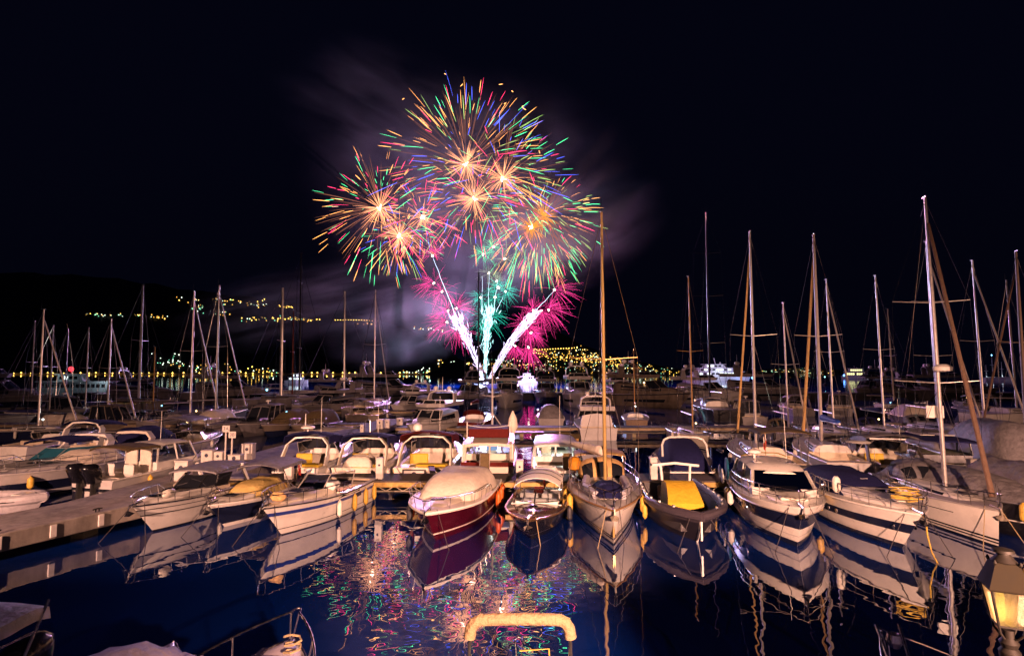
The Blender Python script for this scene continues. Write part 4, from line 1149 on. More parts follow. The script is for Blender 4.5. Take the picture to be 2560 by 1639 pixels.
# F4 burgundy with beige cover
b = Boat('motor_boat', 'burgundy-hulled boat under a large beige canvas cover, orange fenders at its side', 7.6, 3.0, 1.0, 1.25, bow=wl(1088, 1350), head=-8, rake=1.2, flare=.52, p=2.8, cat='motor boat')
b.hull(BURG, [(.90, 1.0, WHITE, 'sheer_stripe'), (.20, .25, WHITE, 'white_line')]); b.rubrail(WHITE, .05, .97); b.deck(CREAM, None)
b.trunk(.45, .92, .7, .5, .2, .06, CREAM)
b.cover(-3.1, 1.6, 2.8, 2.35, 1.0, .82, C_BEIGE, 'canvas_cover', .02, 8, .34, .2, 4.5)
b.rail(.38, .975, .42, 7); b.anchor(); b.moor(1.0, 1.4)
b.hatch(2.2, 1.36, .4, .5, CHROME)
for t in (.3, .16, .05): b.fender(t, 1, F_ORANGE, .66, .12)
b.fender(.7, -1, F_DARK, .6, .13); b.fender(.62, -1, F_ORANGE, .6, .11)
# F5 dark runabout with white bimini
b = Boat('runabout', 'dark varnished runabout with a pale cockpit under a white bimini', 6.4, 2.4, .72, .92, bow=wl(1328, 1348), head=-8, rake=.95, flare=.55, p=2.9, cat='runabout')
b.hull(BLACKH, [(.22, .26, CHROME, 'chrome_line')]); b.rubrail(mat('bronze_trim', (.55, .35, .18), .22, .9), .04, .97)
b.deck(VARN, (.08, .56), .3, .2, .09, inner=C_WHITE, floor=VINYL)
b.windscreen(.75, 2.0, .98, .42, .35, .9, CHROME, CLEAR, 6, .02)
b.P(MB().box(.0, .35, -.85, .85, .75, 1.0, ch=.06), 'dashboard', C_WHITE)
b.seat(-.75, .45, .35, .75, C_WHITE); b.seat(-.75, -.45, .35, .75, C_WHITE); b.P(MB().box(-2.4, -1.6, -.85, .85, .4, .8, ch=.1), 'sun_pad', C_WHITE)
b.canopy(-2.4, .0, 1.85, 1.5, C_WHITE, .32, zleg=.75, lean=.35, seams=2, droop=.06)
b.anchor(CHROME); b.moor(.5, .9, ROPE, (1,)); b.P(MB().lathe([(.2, 0), (.2, .06), (.1, .1)], 12, (1.6, 0, .98)), 'deck_fitting', CHROME)
b.P(MB().tube([(1.1, .0, 1.03), (1.5, .1, 1.55)], .03, 6), 'flag_pole_socket', RUBBER); b.flag(-3.0, .0, .72, .7)
b.P(MB().box(-.9, -.75, -.2, .2, 1.0, 1.25, ch=.03), 'cushion', C_MAROON)
for t, sg in ((.5, 1), (.35, 1)): b.fender(t, sg, F_DARK, .5, .11)
# F6 white sailing yacht
b = Boat('sailing_yacht', 'white sailing yacht with golden mast, tan sprayhood and yellow fenders', 9.0, 3.05, 1.05, 1.28, bow=wl(1534, 1361), head=-5, rake=.45, flare=.42, tw=.72, p=2.0, cat='sailing yacht')
b.hull(WHITE, [(.13, .17, NAVY, 'boot_line'), (.20, .235, NAVY, 'boot_line'), (-.1, .04, NAVY, 'boot_stripe')]); b.rubrail(TEAK, .035, .985); b.deck(GREYW, (.06, .36), .5, .3)
b.band(.90, .915, DKGREY, 'cove_line', b.h, t0=.3, t1=.95, stern=False)
b.P(MB().box(b.L / 2 - .36, b.L / 2 - .27, -.035, .035, .3, 1.26), 'stem_plate', mat('bronze_stem', (.45, .3, .1), .3, .7))
b.trunk(.36, .8, .62, .42, .36, .24, WHITE, glass=GLASS, gl=(.3, .75)); b.hatch(1.3, 1.55, .5, .5); b.hatch(2.4, 1.46, .5, .5, C_NAVY)
b.cover(1.0, 3.0, 1.3, .9, 1.35, .32, C_NAVY, 'dinghy_cover', .02, 5)
for sg in (1, -1): b.P(MB().tube([(.4, .75 * sg, 1.6), (1.6, .85 * sg, 1.45), (2.6, .5 * sg, 1.38)], .16, 8), 'dinghy_tube', RIBGREY)
b.sprayhood(-.9, 2.1, 1.38, .78, C_TAN, d=1.0)
M = b.mast(.55, 1.55, 11.3, ALUGOLD, .085, .015, (.44,), 1.45, boom=3.3, cover=C_BEIGE, boom_y=-1.35, boom_z=.95, wr=.010)
M.parent = b.root
b.canopy(-4.2, -2.4, 2.4, 2.15, C_TAN, .12, zleg=1.1)
b.rail(.82, .99, .6, 3, nm='pulpit', mid=True, h0=.8); b.lifeline(.12, .82, .62, 6)
for t, sg in ((.62, 1), (.62, -1), (.5, 1), (.5, -1), (.4, -1)): b.fender(t, sg, F_YELLOW, .62, .13, .72)
b.anchor(GALV); b.moor(.35, .3, ROPED, (1,), -.2); b.moor(.6, .6, ROPE, (-1,), -.1)
b.P(MB().tube([(-1.9, -1.15, 1.1), (-1.9, -1.15, 1.9)], .02, 5), 'lantern_pole', CHROME); b.P(MB().lathe([(.1, 1.5), (.28, 1.6), (.3, 1.95), (.2, 2.1), (.05, 2.15)], 12, (-1.9, -1.2, 0)), 'engine_hood', mat('amber_hood', (.45, .2, .02), .2))
b.outboard(1.2, -3.9, sc=.5)
# F7 dark launch with yellow console cover
b = Boat('launch', 'dark grey launch with a yellow box cover under a white T frame', 7.2, 3.0, .85, 1.0, bow=wl(1742, 1352), head=-6, rake=.9, flare=.6, p=2.9, cat='launch')
b.hull(mat('hull_charcoal', (.014, .012, .018), .3, var=.15), [(.80, .97, mat('rubber_purple_grey', (.05, .042, .055), .35), 'gunwale_band')]); b.deck(DKGREY, (.05, .86), .3, .3, inner=DKGREY, floor=DKGREY)
for sg in (1, -1): b.P(MB().tube([(p.x, (p.y - .06) * sg, p.z + .06) for t in b.TS for p in [b.pt(t, 1)]], .16, 10), 'gunwale_tube', mat('tube_purple_grey', (.055, .046, .062), .3, var=.15))
b.P(MB().box(b.L / 2 - .17, b.L / 2 - .06, -.03, .03, .25, .92), 'stem_plate', WHITE)
b.P(MB().tube([(b.L / 2 - .82, 0, .02), (b.L / 2 - .1, 0, .9)], .045, 6), 'stem_band', WHITE)
b.P(MB().loft([[(-.9, -.68, .45), (.9, -.68, .45), (.9, .68, .45), (-.9, .68, .45)], [(-.9, -.68, .95), (.9, -.68, .9), (.9, .68, .9), (-.9, .68, .95)], [(-.8, -.66, 1.36), (.5, -.62, 1.2), (.5, .62, 1.2), (-.8, .66, 1.36)], [(-.6, -.6, 1.5), (-.1, -.58, 1.48), (-.1, .58, 1.48), (-.6, .6, 1.5)]]), 'console_cover', C_YELLOW, smooth=25)
for sg in (1, -1): b.P(MB().tube([(-1.1, .5 * sg, .4), (-1.2, .62 * sg, 2.05)], .05, 6), 'frame_post', C_WHITE)
b.P(MB().tube([(-1.2, -.98, 2.02), (-1.2, 0, 2.12), (-1.2, .98, 2.02)], .055, 6), 'frame_bar', C_WHITE)
b.seat(-2.1, 0, .35, 1.2); b.outboard(0); b.moor(1.3)
for k in range(7):
    t = .2 + k * .11
    for sg in (1, -1): b.P(MB().box(b.xs(t) - .05, b.xs(t) + .05, (b.bd(t) - .1) * sg - .04, (b.bd(t) - .1) * sg + .04, b.zs(t) + .2, b.zs(t) + .25), 'tube_fitting', CHROME)
b.fender(.6, -1, F_YELLOW, .5, .1); b.fender(.35, 1, F_YELLOW, .5, .1)
# F8 hardtop cruiser with navy band
b = Boat('cabin_cruiser', 'white hardtop cabin cruiser with a broad navy hull band and dark windscreen', 8.6, 3.15, 1.2, 1.5, bow=wl(1993, 1366), head=-14, rake=.95, flare=.55, p=2.9, cat='cabin cruiser')
b.hull(WHITE, [(.46, .80, NAVY, 'navy_band'), (-.1, .13, NAVY, 'boot_stripe'), (.26, .28, GREYW, 'spray_rail')]); b.rubrail(ALU, .03, .82); b.deck(WHITE, (.04, .3), .6)
b.trunk(.44, .95, .76, .55, .34, .1, WHITE); b.hatch(2.0, 1.68, .9, .9, GLASS); b.P(MB().box(2.75, 3.25, -.45, .45, 1.52, 1.62, ch=.03), 'bow_cushion', CREAM)
wh, ro, dims = wheelhouse(b, -2.4, 1.75, 2.55, 1.45, 2.15, WHITE, CLEAR, lf=.95, lb=.1, nside=2, nfront=1, wt=.84, over=.12, sill=.16, pr=.07, roof_h=.18, back=False, overb=.5)
b.P(MB().box(-1.9, .9, -1.0, 1.0, .6, 1.2), 'saloon_furniture', mat('saloon_brown', (.12, .085, .06), .6)); b.seat(.1, -.5, 1.1, .6, RUBBER); b.seat(.1, .5, 1.1, .6, VINYL); b.P(MB().box(-2.0, -1.9, -.4, .3, 1.0, 1.95), 'door', TEAK)
for yy in (.62, -.62): b.P(MB().box(-.4, .1, yy - .16, yy + .16, 2.335, 2.355), 'roof_panel', CHROME)
b.P(MB().tube([(-1.9, -1.0, 2.3), (-1.9, -.5, 2.48), (-1.9, .5, 2.48), (-1.9, 1.0, 2.3)], .025, 6), 'roof_rail', mat('brass', (.55, .4, .08), .3, .8)); b.radar(-1.2, -.55, 2.33, .55); b.antenna(-1.6, .8, 2.3, 2.2, lean=.3); b.flag(-2.3, .1, 2.3, 1.0, -.05)
b.rail(.3, .985, .58, 8, mid=True); b.anchor(); b.moor(1.1, 1.3)
for t in (.42, .36, .48): b.fender(t, -1, F_YELLOW if t < .45 else F_WHITE, .5, .13, .68)
for sg, tt in ((-1, .12), (-1, .24)): b.P(MB().lathe([(.03, -.05), (.30, -.04), (.34, 0), (.30, .04), (.03, .05)], 16, (b.xs(tt), -1.75, 1.35), axis='y'), 'ball_fender_cover', C_WHITE)
b.P(MB().lathe([(.05, -.05), (.46, -.04), (.5, 0), (.46, .04), (.05, .05)], 20, (b.xs(.30), -1.62, 1.75), axis='y'), 'round_table_cover', TEALC)
p = b.pt(.52, .62); ang = math.atan2(b.pt(.6, .62).y - b.pt(.44, .62).y, b.pt(.6, .62).x - b.pt(.44, .62).x)
text_mesh('SP32729', .24, C_WHITE, b.h, (p.x, -p.y - .03, p.z), (math.pi / 2, 0, -ang))
b.P(MB().lathe([(.02, -.012), (.13, -.012), (.13, .012), (.02, .012)], 14, (b.xs(.66), -b.pt(.66, .62).y - .012, b.pt(.66, .62).z), axis='y'), 'porthole', CHROME)
# F9 cruiser with navy cover
b = Boat('motor_boat', 'white cruiser with navy cockpit canvas and a coil of yellow rope on the bow', 8.3, 3.0, 1.15, 1.45, bow=wl(2255, 1369), head=-9, rake=1.35, flare=.5, p=2.5, cat='motor boat')
b.hull(WHITE, [(.44, .68, NAVY, 'navy_band'), (-.1, .12, NAVY, 'boot_stripe')]); b.rubrail(WHITE, .04, .98); b.deck(WHITE, None)
b.trunk(.42, .93, .76, .5, .38, .1, WHITE); b.hatch(2.0, 1.72, .55, .6); b.hatch(2.9, 1.6, .4, .4, CREAM)
b.cover(-3.7, .95, 2.7, 2.3, 1.2, .62, C_NAVY, 'canvas_cover', .015, 12, .4, .15, 4.2)
b.band(.995, 1.0, CHROME, 'toe_rail', b.h); b.rail(.3, .985, .55, 8, mid=True); b.anchor(); b.moor(1.3, 1.5)
q = MB(); rr = random.Random(4); q.tube([(3.05 + .3 * math.cos(i * .9) + rr.uniform(-.1, .1), .1 + .42 * math.sin(i * .9) + rr.uniform(-.1, .1), 1.66 + .012 * i) for i in range(34)], .022, 5); b.P(q, 'rope_coil', mat('rope_yellow', (.55, .38, .06), .9, var=.2))
b.rope([(b.L / 2 - .12, .05, 1.5), (b.L / 2 + .02, .1, 1.3), (b.L / 2 - .02, .14, .8), (b.L / 2 + .06, .2, .3), (b.L / 2 + .25, .4, -.3)], .022, MATS['rope_yellow'])
b.fender(.52, -1, F_YELLOW, .6, .14, .75); b.P(MB().lathe([(.06, -.3), (.14, -.2), (.15, 0), (.14, .2), (.06, .3)], 12, (b.xs(.62), -1.32, 1.75)), 'deck_fender', F_WHITE)
for tt in (.62, .55, .93):
    for sg in (1, -1): b.P(MB().lathe([(.02, -.01), (.10, -.01), (.10, .015), (.02, .015)], 12, (b.pt(tt, .55).x, (b.pt(tt, .55).y + .015) * sg, b.pt(tt, .55).z), axis='y'), 'porthole', CHROME)
text_mesh('~', .5, C_WHITE, b.root, (.2, 0, 1.86), (R(25), 0, -math.pi / 2), 'canvas_emblem')
# F10 white sloop
b = Boat('sailing_yacht', 'white sloop with silver mast and brown furled headsail behind the lantern', 8.2, 3.0, 1.1, 1.3, bow=wl(2497, 1369), head=-14, rake=.15, flare=.4, tw=.8, p=2.0, cat='sailing yacht')
b.hull(WHITE, [(.10, .14, BLACKH, 'boot_line'), (.18, .23, BLACKH, 'boot_line'), (-.1, .05, BLACKH, 'boot_stripe')]); b.rubrail(ALU, .03, .985); b.deck(mat('deck_lilac_grey', (.40, .37, .38), .7), (.05, .32), .5, .3)
b.band(.66, .685, BLACKH, 'cove_line', b.h, t0=.2, t1=.82, stern=False)
b.trunk(.32, .82, .66, .45, .34, .16, WHITE, glass=GLASS, gl=(.35, .8)); b.hatch(1.2, 1.52, .45, .8); b.hatch(2.1, 1.45, .5, .5)
b.mast(.5, 1.5, 11.9, mat('mast_silver', (.72, .68, .64), .3, .6), .085, .022, (.34, .62), 1.5, boom=3.4, cover=C_GREY, boom_z=1.2, furl=BROWNCL, furl_r=.10, wr=.010)
b.P(MB().lathe([(.05, 6.0), (.32, 6.05), (.34, 6.2), (.2, 6.3), (.05, 6.32)], 16, (.85, 0, 0)), 'radar', WHITE)
b.P(MB().box(-.02, .02, -.32, .32, 4.1, 4.6), 'radar_reflector', C_WHITE)
b.rail(.85, .995, .55, 3, nm='pulpit', mid=True, h0=.8); b.lifeline(.1, .85, .6, 6); b.anchor(GALV); b.fender(.55, -1, F_WHITE, .75, .14, .8); b.moor(.9, 1.0, ROPE)
b.sprayhood(-1.1, 2.0, 1.4, .6, C_GREY)
# F11 dark hull at the right edge, wrapped in tarpaulin
b = Boat('motor_boat', 'dark-hulled boat at the right edge, its deck wrapped in crumpled tarpaulin', 9.0, 3.1, 1.1, 1.4, bow=wl(2690, 1372), head=4, rake=1.0, flare=.5, cat='motor boat')
b.hull(BLACKH, [(.45, .49, WHITE, 'white_line')]); b.deck(GREYW, None); b.cover(-4.2, 3.0, 3.0, 2.0, 1.2, .75, C_GREY, 'tarpaulin', .07, 21, .5, .1, 2.2)
b.fender(.82, -1, F_YELLOW, .6, .13, .9); b.fender(.6, -1, F_YELLOW, .6, .13, .9)
# ------------------------------------------------------------------ second row: sterns to the viewer, just behind the near pontoon
def stern_cruiser(label, X, B, L, can, hullm, archm, seatm, top=2.75, fs=1.05, head=176, y=29.5, arch_lean=.9, cover=None, glassm=None, gang=False, panel=None, dome=False, radar=False, hull_st=(), canlen=2.3):
    b = Boat('motor_boat', label, L, B, fs, fs + .45, stern=(X, y), head=head, rake=1.2, tw=.92, flare=.55, cat='motor boat')
    b.hull(hullm, hull_st); b.rubrail(ALU, .03, .95); b.deck(hullm, (.1, .5), .55, .24, inner=CREAM); b.platform(hullm, .55, .42, TEAK)
    b.trunk(.5, .93, .78, .5, .42, .1, hullm); b.windscreen(.5, B * .86, fs + .42, .62, .75, 1.6, ALU, glassm or GLASS)
    b.arch(-L / 2 + .85, B * .93, top - .12, archm, fs - .1, arch_lean, .3, .07)
    x0 = -L / 2 + 1.3
    b.canopy(x0, x0 + canlen, B * .94, top - .05, can, .2, legs=False, droop=.38, front_drop=.25)
    b.P(MB().box(x0 + canlen - .1, x0 + canlen - .06, -B * .36, B * .36, fs + .55, top - .35), 'inner_screen', GLASS)
    for sg in (1, -1): b.P(MB().tube([(x0 + canlen, B * .41 * sg, top - .38), (.2, B * .38 * sg, fs + .95)], .03, 5), 'canopy_bow', archm)
    b.seat(-L / 2 + 2.6, B * .2, .6, B * .34, seatm, .55, .7, face=1); b.P(MB().box(-L / 2 + .25, -L / 2 + .95, -B * .42, B * .12, .55, fs + .12, ch=.08), 'aft_bench', seatm)
    b.P(MB().box(-L / 2 - .02, -L / 2 + .12, B * .2, B * .42, .45, fs - .02, ch=.02), 'transom_door', archm)
    if cover: b.cover(-L / 2 + .1, -L / 2 + 1.7, B * .62, B * .55, fs + .02, .5, cover, 'sun_pad_cover', .02, 4, .3, .3, 3.0)
    if panel:
        o = b.P(MB().box(-L / 2 - .10, -L / 2 - .03, -B * .1, B * .30, .5, .98), 'transom_panel', RUBBER)
        MB().box(-L / 2 - .112, -L / 2 - .10, -B * .07, B * .27, .56, .92).build('panel_face', panel, o, smooth=0)
        MB().lathe([(.02, -.01), (.13, -.01), (.13, .01), (.02, .01)], 16, (-L / 2 - .125, B * .1, .74), axis='x').build('round_emblem', LOGO, o)
    if gang:
        b.P(MB().loft([[(-L / 2 + .2, -B * .12 + k, 1.15), (-L / 2 + .2, -B * .12 - .3 + k, 1.15), (-L / 2 + .2, -B * .12 - .3 + k, 1.1), (-L / 2 + .2, -B * .12 + k, 1.1)] if k == 0 else [(-L / 2 - 1.0, -B * .12 + k, .98), (-L / 2 - 1.0, -B * .12 - .3 + k, .98), (-L / 2 - 1.0, -B * .12 - .3 + k, .93), (-L / 2 - 1.0, -B * .12 + k, .93)] for k in (0, -.35)]), 'gangway', DKGREY)
    if dome: b.dome(-L / 2 + 1.9, B * .2, top + .08, .26)
    if radar: b.radar(-L / 2 + 1.9, .2, top + .06, .75); b.antenna(-L / 2 + 1.9, .35, top + .3, .8, .03)
    b.antenna(-L / 2 + 1.9, -B * .2, top, 2.0); b.rail(.5, .97, .5, 6)
    b.fender(.1, -1, F_WHITE, .5, .12, .7); b.fender(.1, 1, F_YELLOW, .5, .12, .7)
    b.rope([(-L / 2, B * .4, fs), (-L / 2 - 1.0, B * .2, .95)], .014, ROPED, sag=.1); b.rope([(-L / 2, -B * .4, fs), (-L / 2 - 1.0, -B * .55, .95)], .014, ROPED, sag=.1)
    return b
b = stern_cruiser('cruiser moored stern-first under a navy canopy, a yellow seat inside and a radar on top', -11.25, 2.75, 8.2, C_NAVY, WHITE, WHITE, VINYLY, radar=True, top=2.6)
b.P(MB().box(-b.L / 2 + .0, -b.L / 2 + .9, -.2, 1.1, .9, 1.35, ch=.1), 'navy_cover', C_NAVY)
b = stern_cruiser('cruiser moored stern-first under a navy canopy with a folded beige sun pad aft', -8.1, 2.8, 8.2, C_NAVY, CREAM, CREAM, VINYLY, cover=C_BEIGE, hull_st=[(.05, .32, NAVY, 'navy_band')], top=2.55)
b.P(MB().tube([(-2.2, .2, 2.6), (-2.2, .2, 3.3), (-2.2, 0, 3.4), (-2.2, -.1, 3.3), (-2.2, -.1, 2.6)], .02, 5), 'antenna_loop', CHROME)
b = stern_cruiser('cruiser under a maroon canopy with a white radar dome and a dark gangway', -4.75, 3.1, 9.0, C_MAROON, CREAM, CREAM, VINYLY, dome=True, gang=True, panel=PLASTW, top=2.65)
# maroon trawler cruiser with lit saloon
b = Boat('trawler_yacht', 'white cabin cruiser with maroon dodgers and a short mast on its roof', 9.0, 2.95, 1.1, 1.6, stern=(-1.3, 29.5), head=178, rake=.9, tw=.95, cat='cabin cruiser')
b.hull(CREAM, [(.55, .62, C_MAROON, 'stripe')]); b.rubrail(TEAK, .04); b.deck(CREAM, (.06, .3), .6, .2, inner=C_MAROON)
wh, ro, dm = wheelhouse(b, -2.6, 2.0, 2.7, 1.2, 2.25, CREAM, CLEAR, lf=.7, lb=.0, nside=3, nfront=3, wt=.95, over=.25, sill=.3, overb=1.5, roof_h=.1, pr=.05, thick=.16)
b.P(MB().box(-4.42, -4.38, -1.38, 1.38, .95, 1.32), 'stern_dodger', C_MAROON); b.P(MB().box(-4.56, -4.50, -.15, .6, .3, 1.0), 'transom_cloth', C_MAROON)
for sg in (1, -1): b.P(MB().tube([(-4.3, 1.3 * sg, 1.0), (-4.2, 1.3 * sg, 2.25)], .045, 6), 'awning_post', WHITE); b.P(MB().tube([(-4.0, 1.25 * sg, 1.3), (-3.9, 1.25 * sg, 2.2)], .10, 8), 'rolled_curtain', C_BEIGE)
b.P(MB().box(-3.5, -1.0, -1.08, 1.08, 2.48, 2.95, ch=.03), 'flybridge_dodger', C_MAROON)
for sg in (1, -1):
    b.P(MB().tube([(-3.55, 1.15 * sg, 2.4), (-3.55, 1.15 * sg, 3.35)], .028, 6), 'flybridge_post', WHITE)
b.rope([(-3.55, 1.15, 3.15), (-3.55, -1.15, 3.15)], .018, C_BEIGE, 'bunting_rope', .12)
b.P(MB().lathe([(.1, -.6), (.3, -.2), (.24, .25), (.03, .7)], 10, (-1.7, -1.25, 3.1)), 'folded_parasol', C_BEIGE)
M = b.mast(-.6, 2.45, 3.8, ALU, .07, .0, (.55,), .6, wires=False); 
for sg in (1, -1): b.P(MB().tube([(-.6, 0, 3.6), (-1.6, .9 * sg, 2.5)], .035, 5), 'mast_strut', ALU); b.P(MB().tube([(-.6, 0, 6.1), (1.8, 1.2 * sg, 2.4)], .012, 4), 'stay', CHROME)
b.P(MB().box(-2.0, 1.2, -1.2, 1.2, .8, 1.3), 'saloon_furniture', MATS['saloon_brown']); o = b.P(MB().box(-1.2, -1.15, -.3, .3, 1.45, 1.9), 'television', emit('tv_glow', (.45, .62, 1.0), 1.0))
o = b.P(MB().box(-2.0, -1.0, -.1, .1, 2.20, 2.23), 'cabin_lamp', WARMLIT); lamp('cabin_light', (-1.2, 0, 2.05), 20, (1, .75, .45), .1, parent=o)
# folding chairs on the pontoon
def chair(X, Y, lb):
    t = thing('deck_chair', lb, 'chair', (X, Y, .92))
    MB().loft([[(-.22, -.1, .35), (.22, -.1, .35), (.22, -.07, .35), (-.22, -.07, .35)], [(-.22, .22, 1.05), (.22, .22, 1.05), (.22, .25, 1.05), (-.22, .25, 1.05)]]).build('back_cloth', C_OLIVE, t, smooth=0)
    MB().box(-.22, .22, -.45, -.05, .33, .37).build('seat_cloth', C_OLIVE, t)
    for sg in (1, -1):
        MB().tube([(.24 * sg, .1, 0), (.24 * sg, -.45, .38)], .015, 5).build('leg', ALU, t); MB().tube([(.24 * sg, -.4, 0), (.24 * sg, .25, 1.05)], .015, 5).build('leg', ALU, t)
chair(-1.35, 28.1, 'folding deck chair at the stern of the maroon cruiser'); chair(2.75, 28.1, 'folding deck chair at the stern of the cruiser with the lit cabin')
# white cruiser with lit cabin
b = Boat('cabin_cruiser', 'white cabin cruiser with its cabin lit and a pale overhanging roof', 8.4, 2.7, 1.05, 1.5, stern=(2.35, 29.5), head=178, rake=.9, tw=.93, cat='cabin cruiser')
b.hull(WHITE); b.rubrail(RUBBER, .035); b.deck(WHITE, (.06, .32), .6, .2, inner=WHITE); b.trunk(.6, .93, .75, .5, .4, .1, WHITE)
wh, ro, dm = wheelhouse(b, -2.2, 1.8, 2.35, 1.1, 2.15, WHITE, CLEAR, lf=.8, lb=.05, nside=2, nfront=2, wt=.92, over=.3, sill=.25, overb=1.3, roof_h=.12, thick=.12)
for sg in (1, -1): b.P(MB().tube([(-4.0, 1.25 * sg, .6), (-3.95, 1.3 * sg, 1.3), (-3.3, 1.2 * sg, 1.9), (-2.3, 1.12 * sg, 2.17)], .05, 6), 'roof_support', WHITE)
b.P(MB().box(-1.6, 1.0, -1.0, 1.0, .7, 1.15), 'saloon_furniture', MATS['saloon_brown']); b.seat(-.4, .5, 1.15, .6, VINYL); b.P(MB().box(.4, .8, -.7, .7, 1.15, 1.45, ch=.05), 'dashboard', RUBBER)
o = b.P(MB().lathe([(.09, 0), (.12, .03), (.1, .06)], 10, (-1.9, -.72, 2.0)), 'cabin_lamp', LAMPWHITE); lamp('cabin_light', (-1.6, -.55, 1.9), 70, (.95, 1.0, .8), .1, parent=o)
b.P(MB().box(-4.22, -4.15, .25, .95, .5, 1.05, ch=.03), 'transom_locker', WHITE); b.P(MB().box(-4.22, -4.15, -1.0, -.25, .5, 1.05, ch=.03), 'transom_locker', WHITE)
b.antenna(-1.0, -.3, 2.25, 2.4); b.rail(.6, .97, .5, 5); b.platform(WHITE, .5, .4)
# navy covered launch with white arch
b = Boat('motor_boat', 'launch under a dark navy cover with a tall white arch over it', 7.6, 2.5, .85, 1.2, stern=(9.35, 29.5), head=176, rake=1.0, tw=.92, cat='motor boat')
b.hull(WHITE, [(.0, .3, DKGREY, 'stripe')]); b.deck(WHITE, None); b.cover(-3.7, 1.6, 2.35, 2.0, .85, 1.35, C_NAVY, 'canvas_cover', .012, 6, .5, .55, 5.0)
b.P(MB().tube([(-2.3, 1.22, 1.4), (-2.1, 1.2, 2.0), (-1.95, 1.05, 2.28), (-1.9, .75, 2.40), (-1.9, 0, 2.43), (-1.9, -.75, 2.40), (-1.95, -1.05, 2.28), (-2.1, -1.2, 2.0), (-2.3, -1.22, 1.4)], .06, 8), 'arch', WHITE)
for sg in (1, -1):
    b.P(MB().tube([(p.x, (p.y + .1) * sg, p.z - .1) for t in b.TS[:9] for p in [b.pt(t, .9)]], .14, 8), 'side_tube', mat('clear_wrap', (.25, .25, .3), .15, var=.3)); 
b.platform(WHITE, .4, .35); b.fender(.05, -1, F_WHITE, .7, .12, .9)
# sloop behind the hardtop cruiser, stern to viewer
def sloop(label, px, d, top, head, hull=WHITE, mastm=ALU, L=None, furl=None, cover=None, hood=None, bimini=None, spread=(.5,), stripes=None, r=None, xm=.05, deckm=None, B=None, fr=.09, wires=True, fend=None, name='sailing_yacht', simple=False, boom_h=None):
    X = (px - 1280) / FPX * d; zt = at_y(px, top, d).z
    L = L or min(13.5, max(7, (zt - 1.4) / 1.3)); B = B or .3 * L + .25
    ang = -math.pi / 2 + R(head); dr = (math.cos(ang), math.sin(ang)); mx = xm * L
    b = Boat(name, label, L, B, .1 * L + .1, .125 * L + .12, at=(X - dr[0] * mx, d - dr[1] * mx), head=head, rake=.05 * L, tw=.76, p=2.0, flare=.42, cat='sailing yacht')
    b.hull(hull, stripes if stripes is not None else [(-.1, .06, NAVY, 'boot_stripe'), (.12, .16, NAVY, 'boot_line')]); b.rubrail(ALU, .03, .985); b.deck(deckm or GREYW, (.06, .33), .45, .3) if not simple else b.deck(deckm or GREYW, None)
    b.trunk(.34, .78, .62, .42, .045 * L, .025 * L, hull if hull in (CREAM, DIMW, DIMC) else WHITE, glass=GLASS, gl=(.3, .75))
    z0 = b.zs(.5) + .04 * L
    r = r or max(.07, .0085 * L) 
    b.mast(mx, z0, zt - z0, mastm, r, .015, spread, None, boom=.36 * L, cover=cover, boom_z=boom_h or 1.1, furl=furl, furl_r=fr, wr=max(.009, d * .00032), wires=wires)
    if hood: b.sprayhood(-.12 * L, B * .66, b.zs(.4) + .25, .75, hood)
    if bimini: b.canopy(-.48 * L, -.25 * L, B * .75, b.fs + 1.7, bimini, .12, zleg=b.fs)
    b.rail(.84, .99, .6, 3, nm='pulpit', mid=True, h0=.8)
    if not simple:
        b.lifeline(.1, .84, .6, 5)
        for t, sg in ((.45, 1), (.45, -1), (.62, -1)): b.fender(t, sg, fend or F_WHITE, .6, .12, .8)
    b.hatch(.22 * L, b.zs(.72) + .05, .45, .45)
    return b
b = sloop('sloop with a tan bimini lying stern-first behind the hardtop cruiser', 1882, 35, 582, 172, CREAM, ALU, 10.5, furl=C_TAN, bimini=C_OLIVE, fr=.09)
b = sloop('sloop with a bright blue sail cover on its boom', 2044, 36, 588, 166, GREYW, mat('mast_dull', (.46, .41, .38), .5, .3), 10.5, furl=C_TAN, cover=mat('canvas_bright_blue', (.01, .05, .32), .7, bump=.4), fr=.12, r=.12, boom_h=1.3)
b = stern_cruiser('open cruiser with a yellow-lit cockpit under a grey T-top', 20.4, 2.9, 7.8, C_GREY, CREAM, DKGREY, VINYLY, head=168, top=2.5)
b.P(MB().box(-2.8, -2.7, -1.2, 1.2, 2.36, 2.43), 'light_bar', WHITE); b.P(MB().lathe([(.55, 2.2), (.62, 2.25), (.5, 2.3)], 18, (-3.1, 1.9, 0)), 'paddle_board', WHITE)
# navy hardtop cruiser
b = Boat('cabin_cruiser', 'navy-topped hardtop cruiser glowing gold inside, beside the grey wrapped boats', 9.5, 3.1, 1.1, 1.6, stern=(23.4, 29.5), head=168, rake=1.2, tw=.93, cat='cabin cruiser')
b.hull(NAVY, [(.9, .97, WHITE, 'stripe')]); b.deck(GREYW, (.06, .3), .6, .2); wh, ro, dm = wheelhouse(b, -3.0, 1.6, 2.8, 1.1, 2.3, NAVY, CLEAR, lf=1.2, nside=3, nfront=2, wt=.9, over=.2, sill=.35, overb=1.0, roof_h=.12, roof_mt=C_NAVY)
for k in (.5, -.5): b.P(MB().box(-2.4, -1.0, k - .35, k + .35, 2.45, 2.48), 'roof_hatch', WHITE)
o = b.P(MB().box(-2.2, -1.2, -.5, -.1, 2.2, 2.23), 'cabin_lamp', WARMLIT); lamp('cabin_light', (-1.6, -.3, 2.0), 14, (1, .65, .25), .1, parent=o); b.P(MB().box(-2.4, 1.0, -1.2, 1.2, .9, 1.5), 'saloon_furniture', MATS['saloon_brown'])
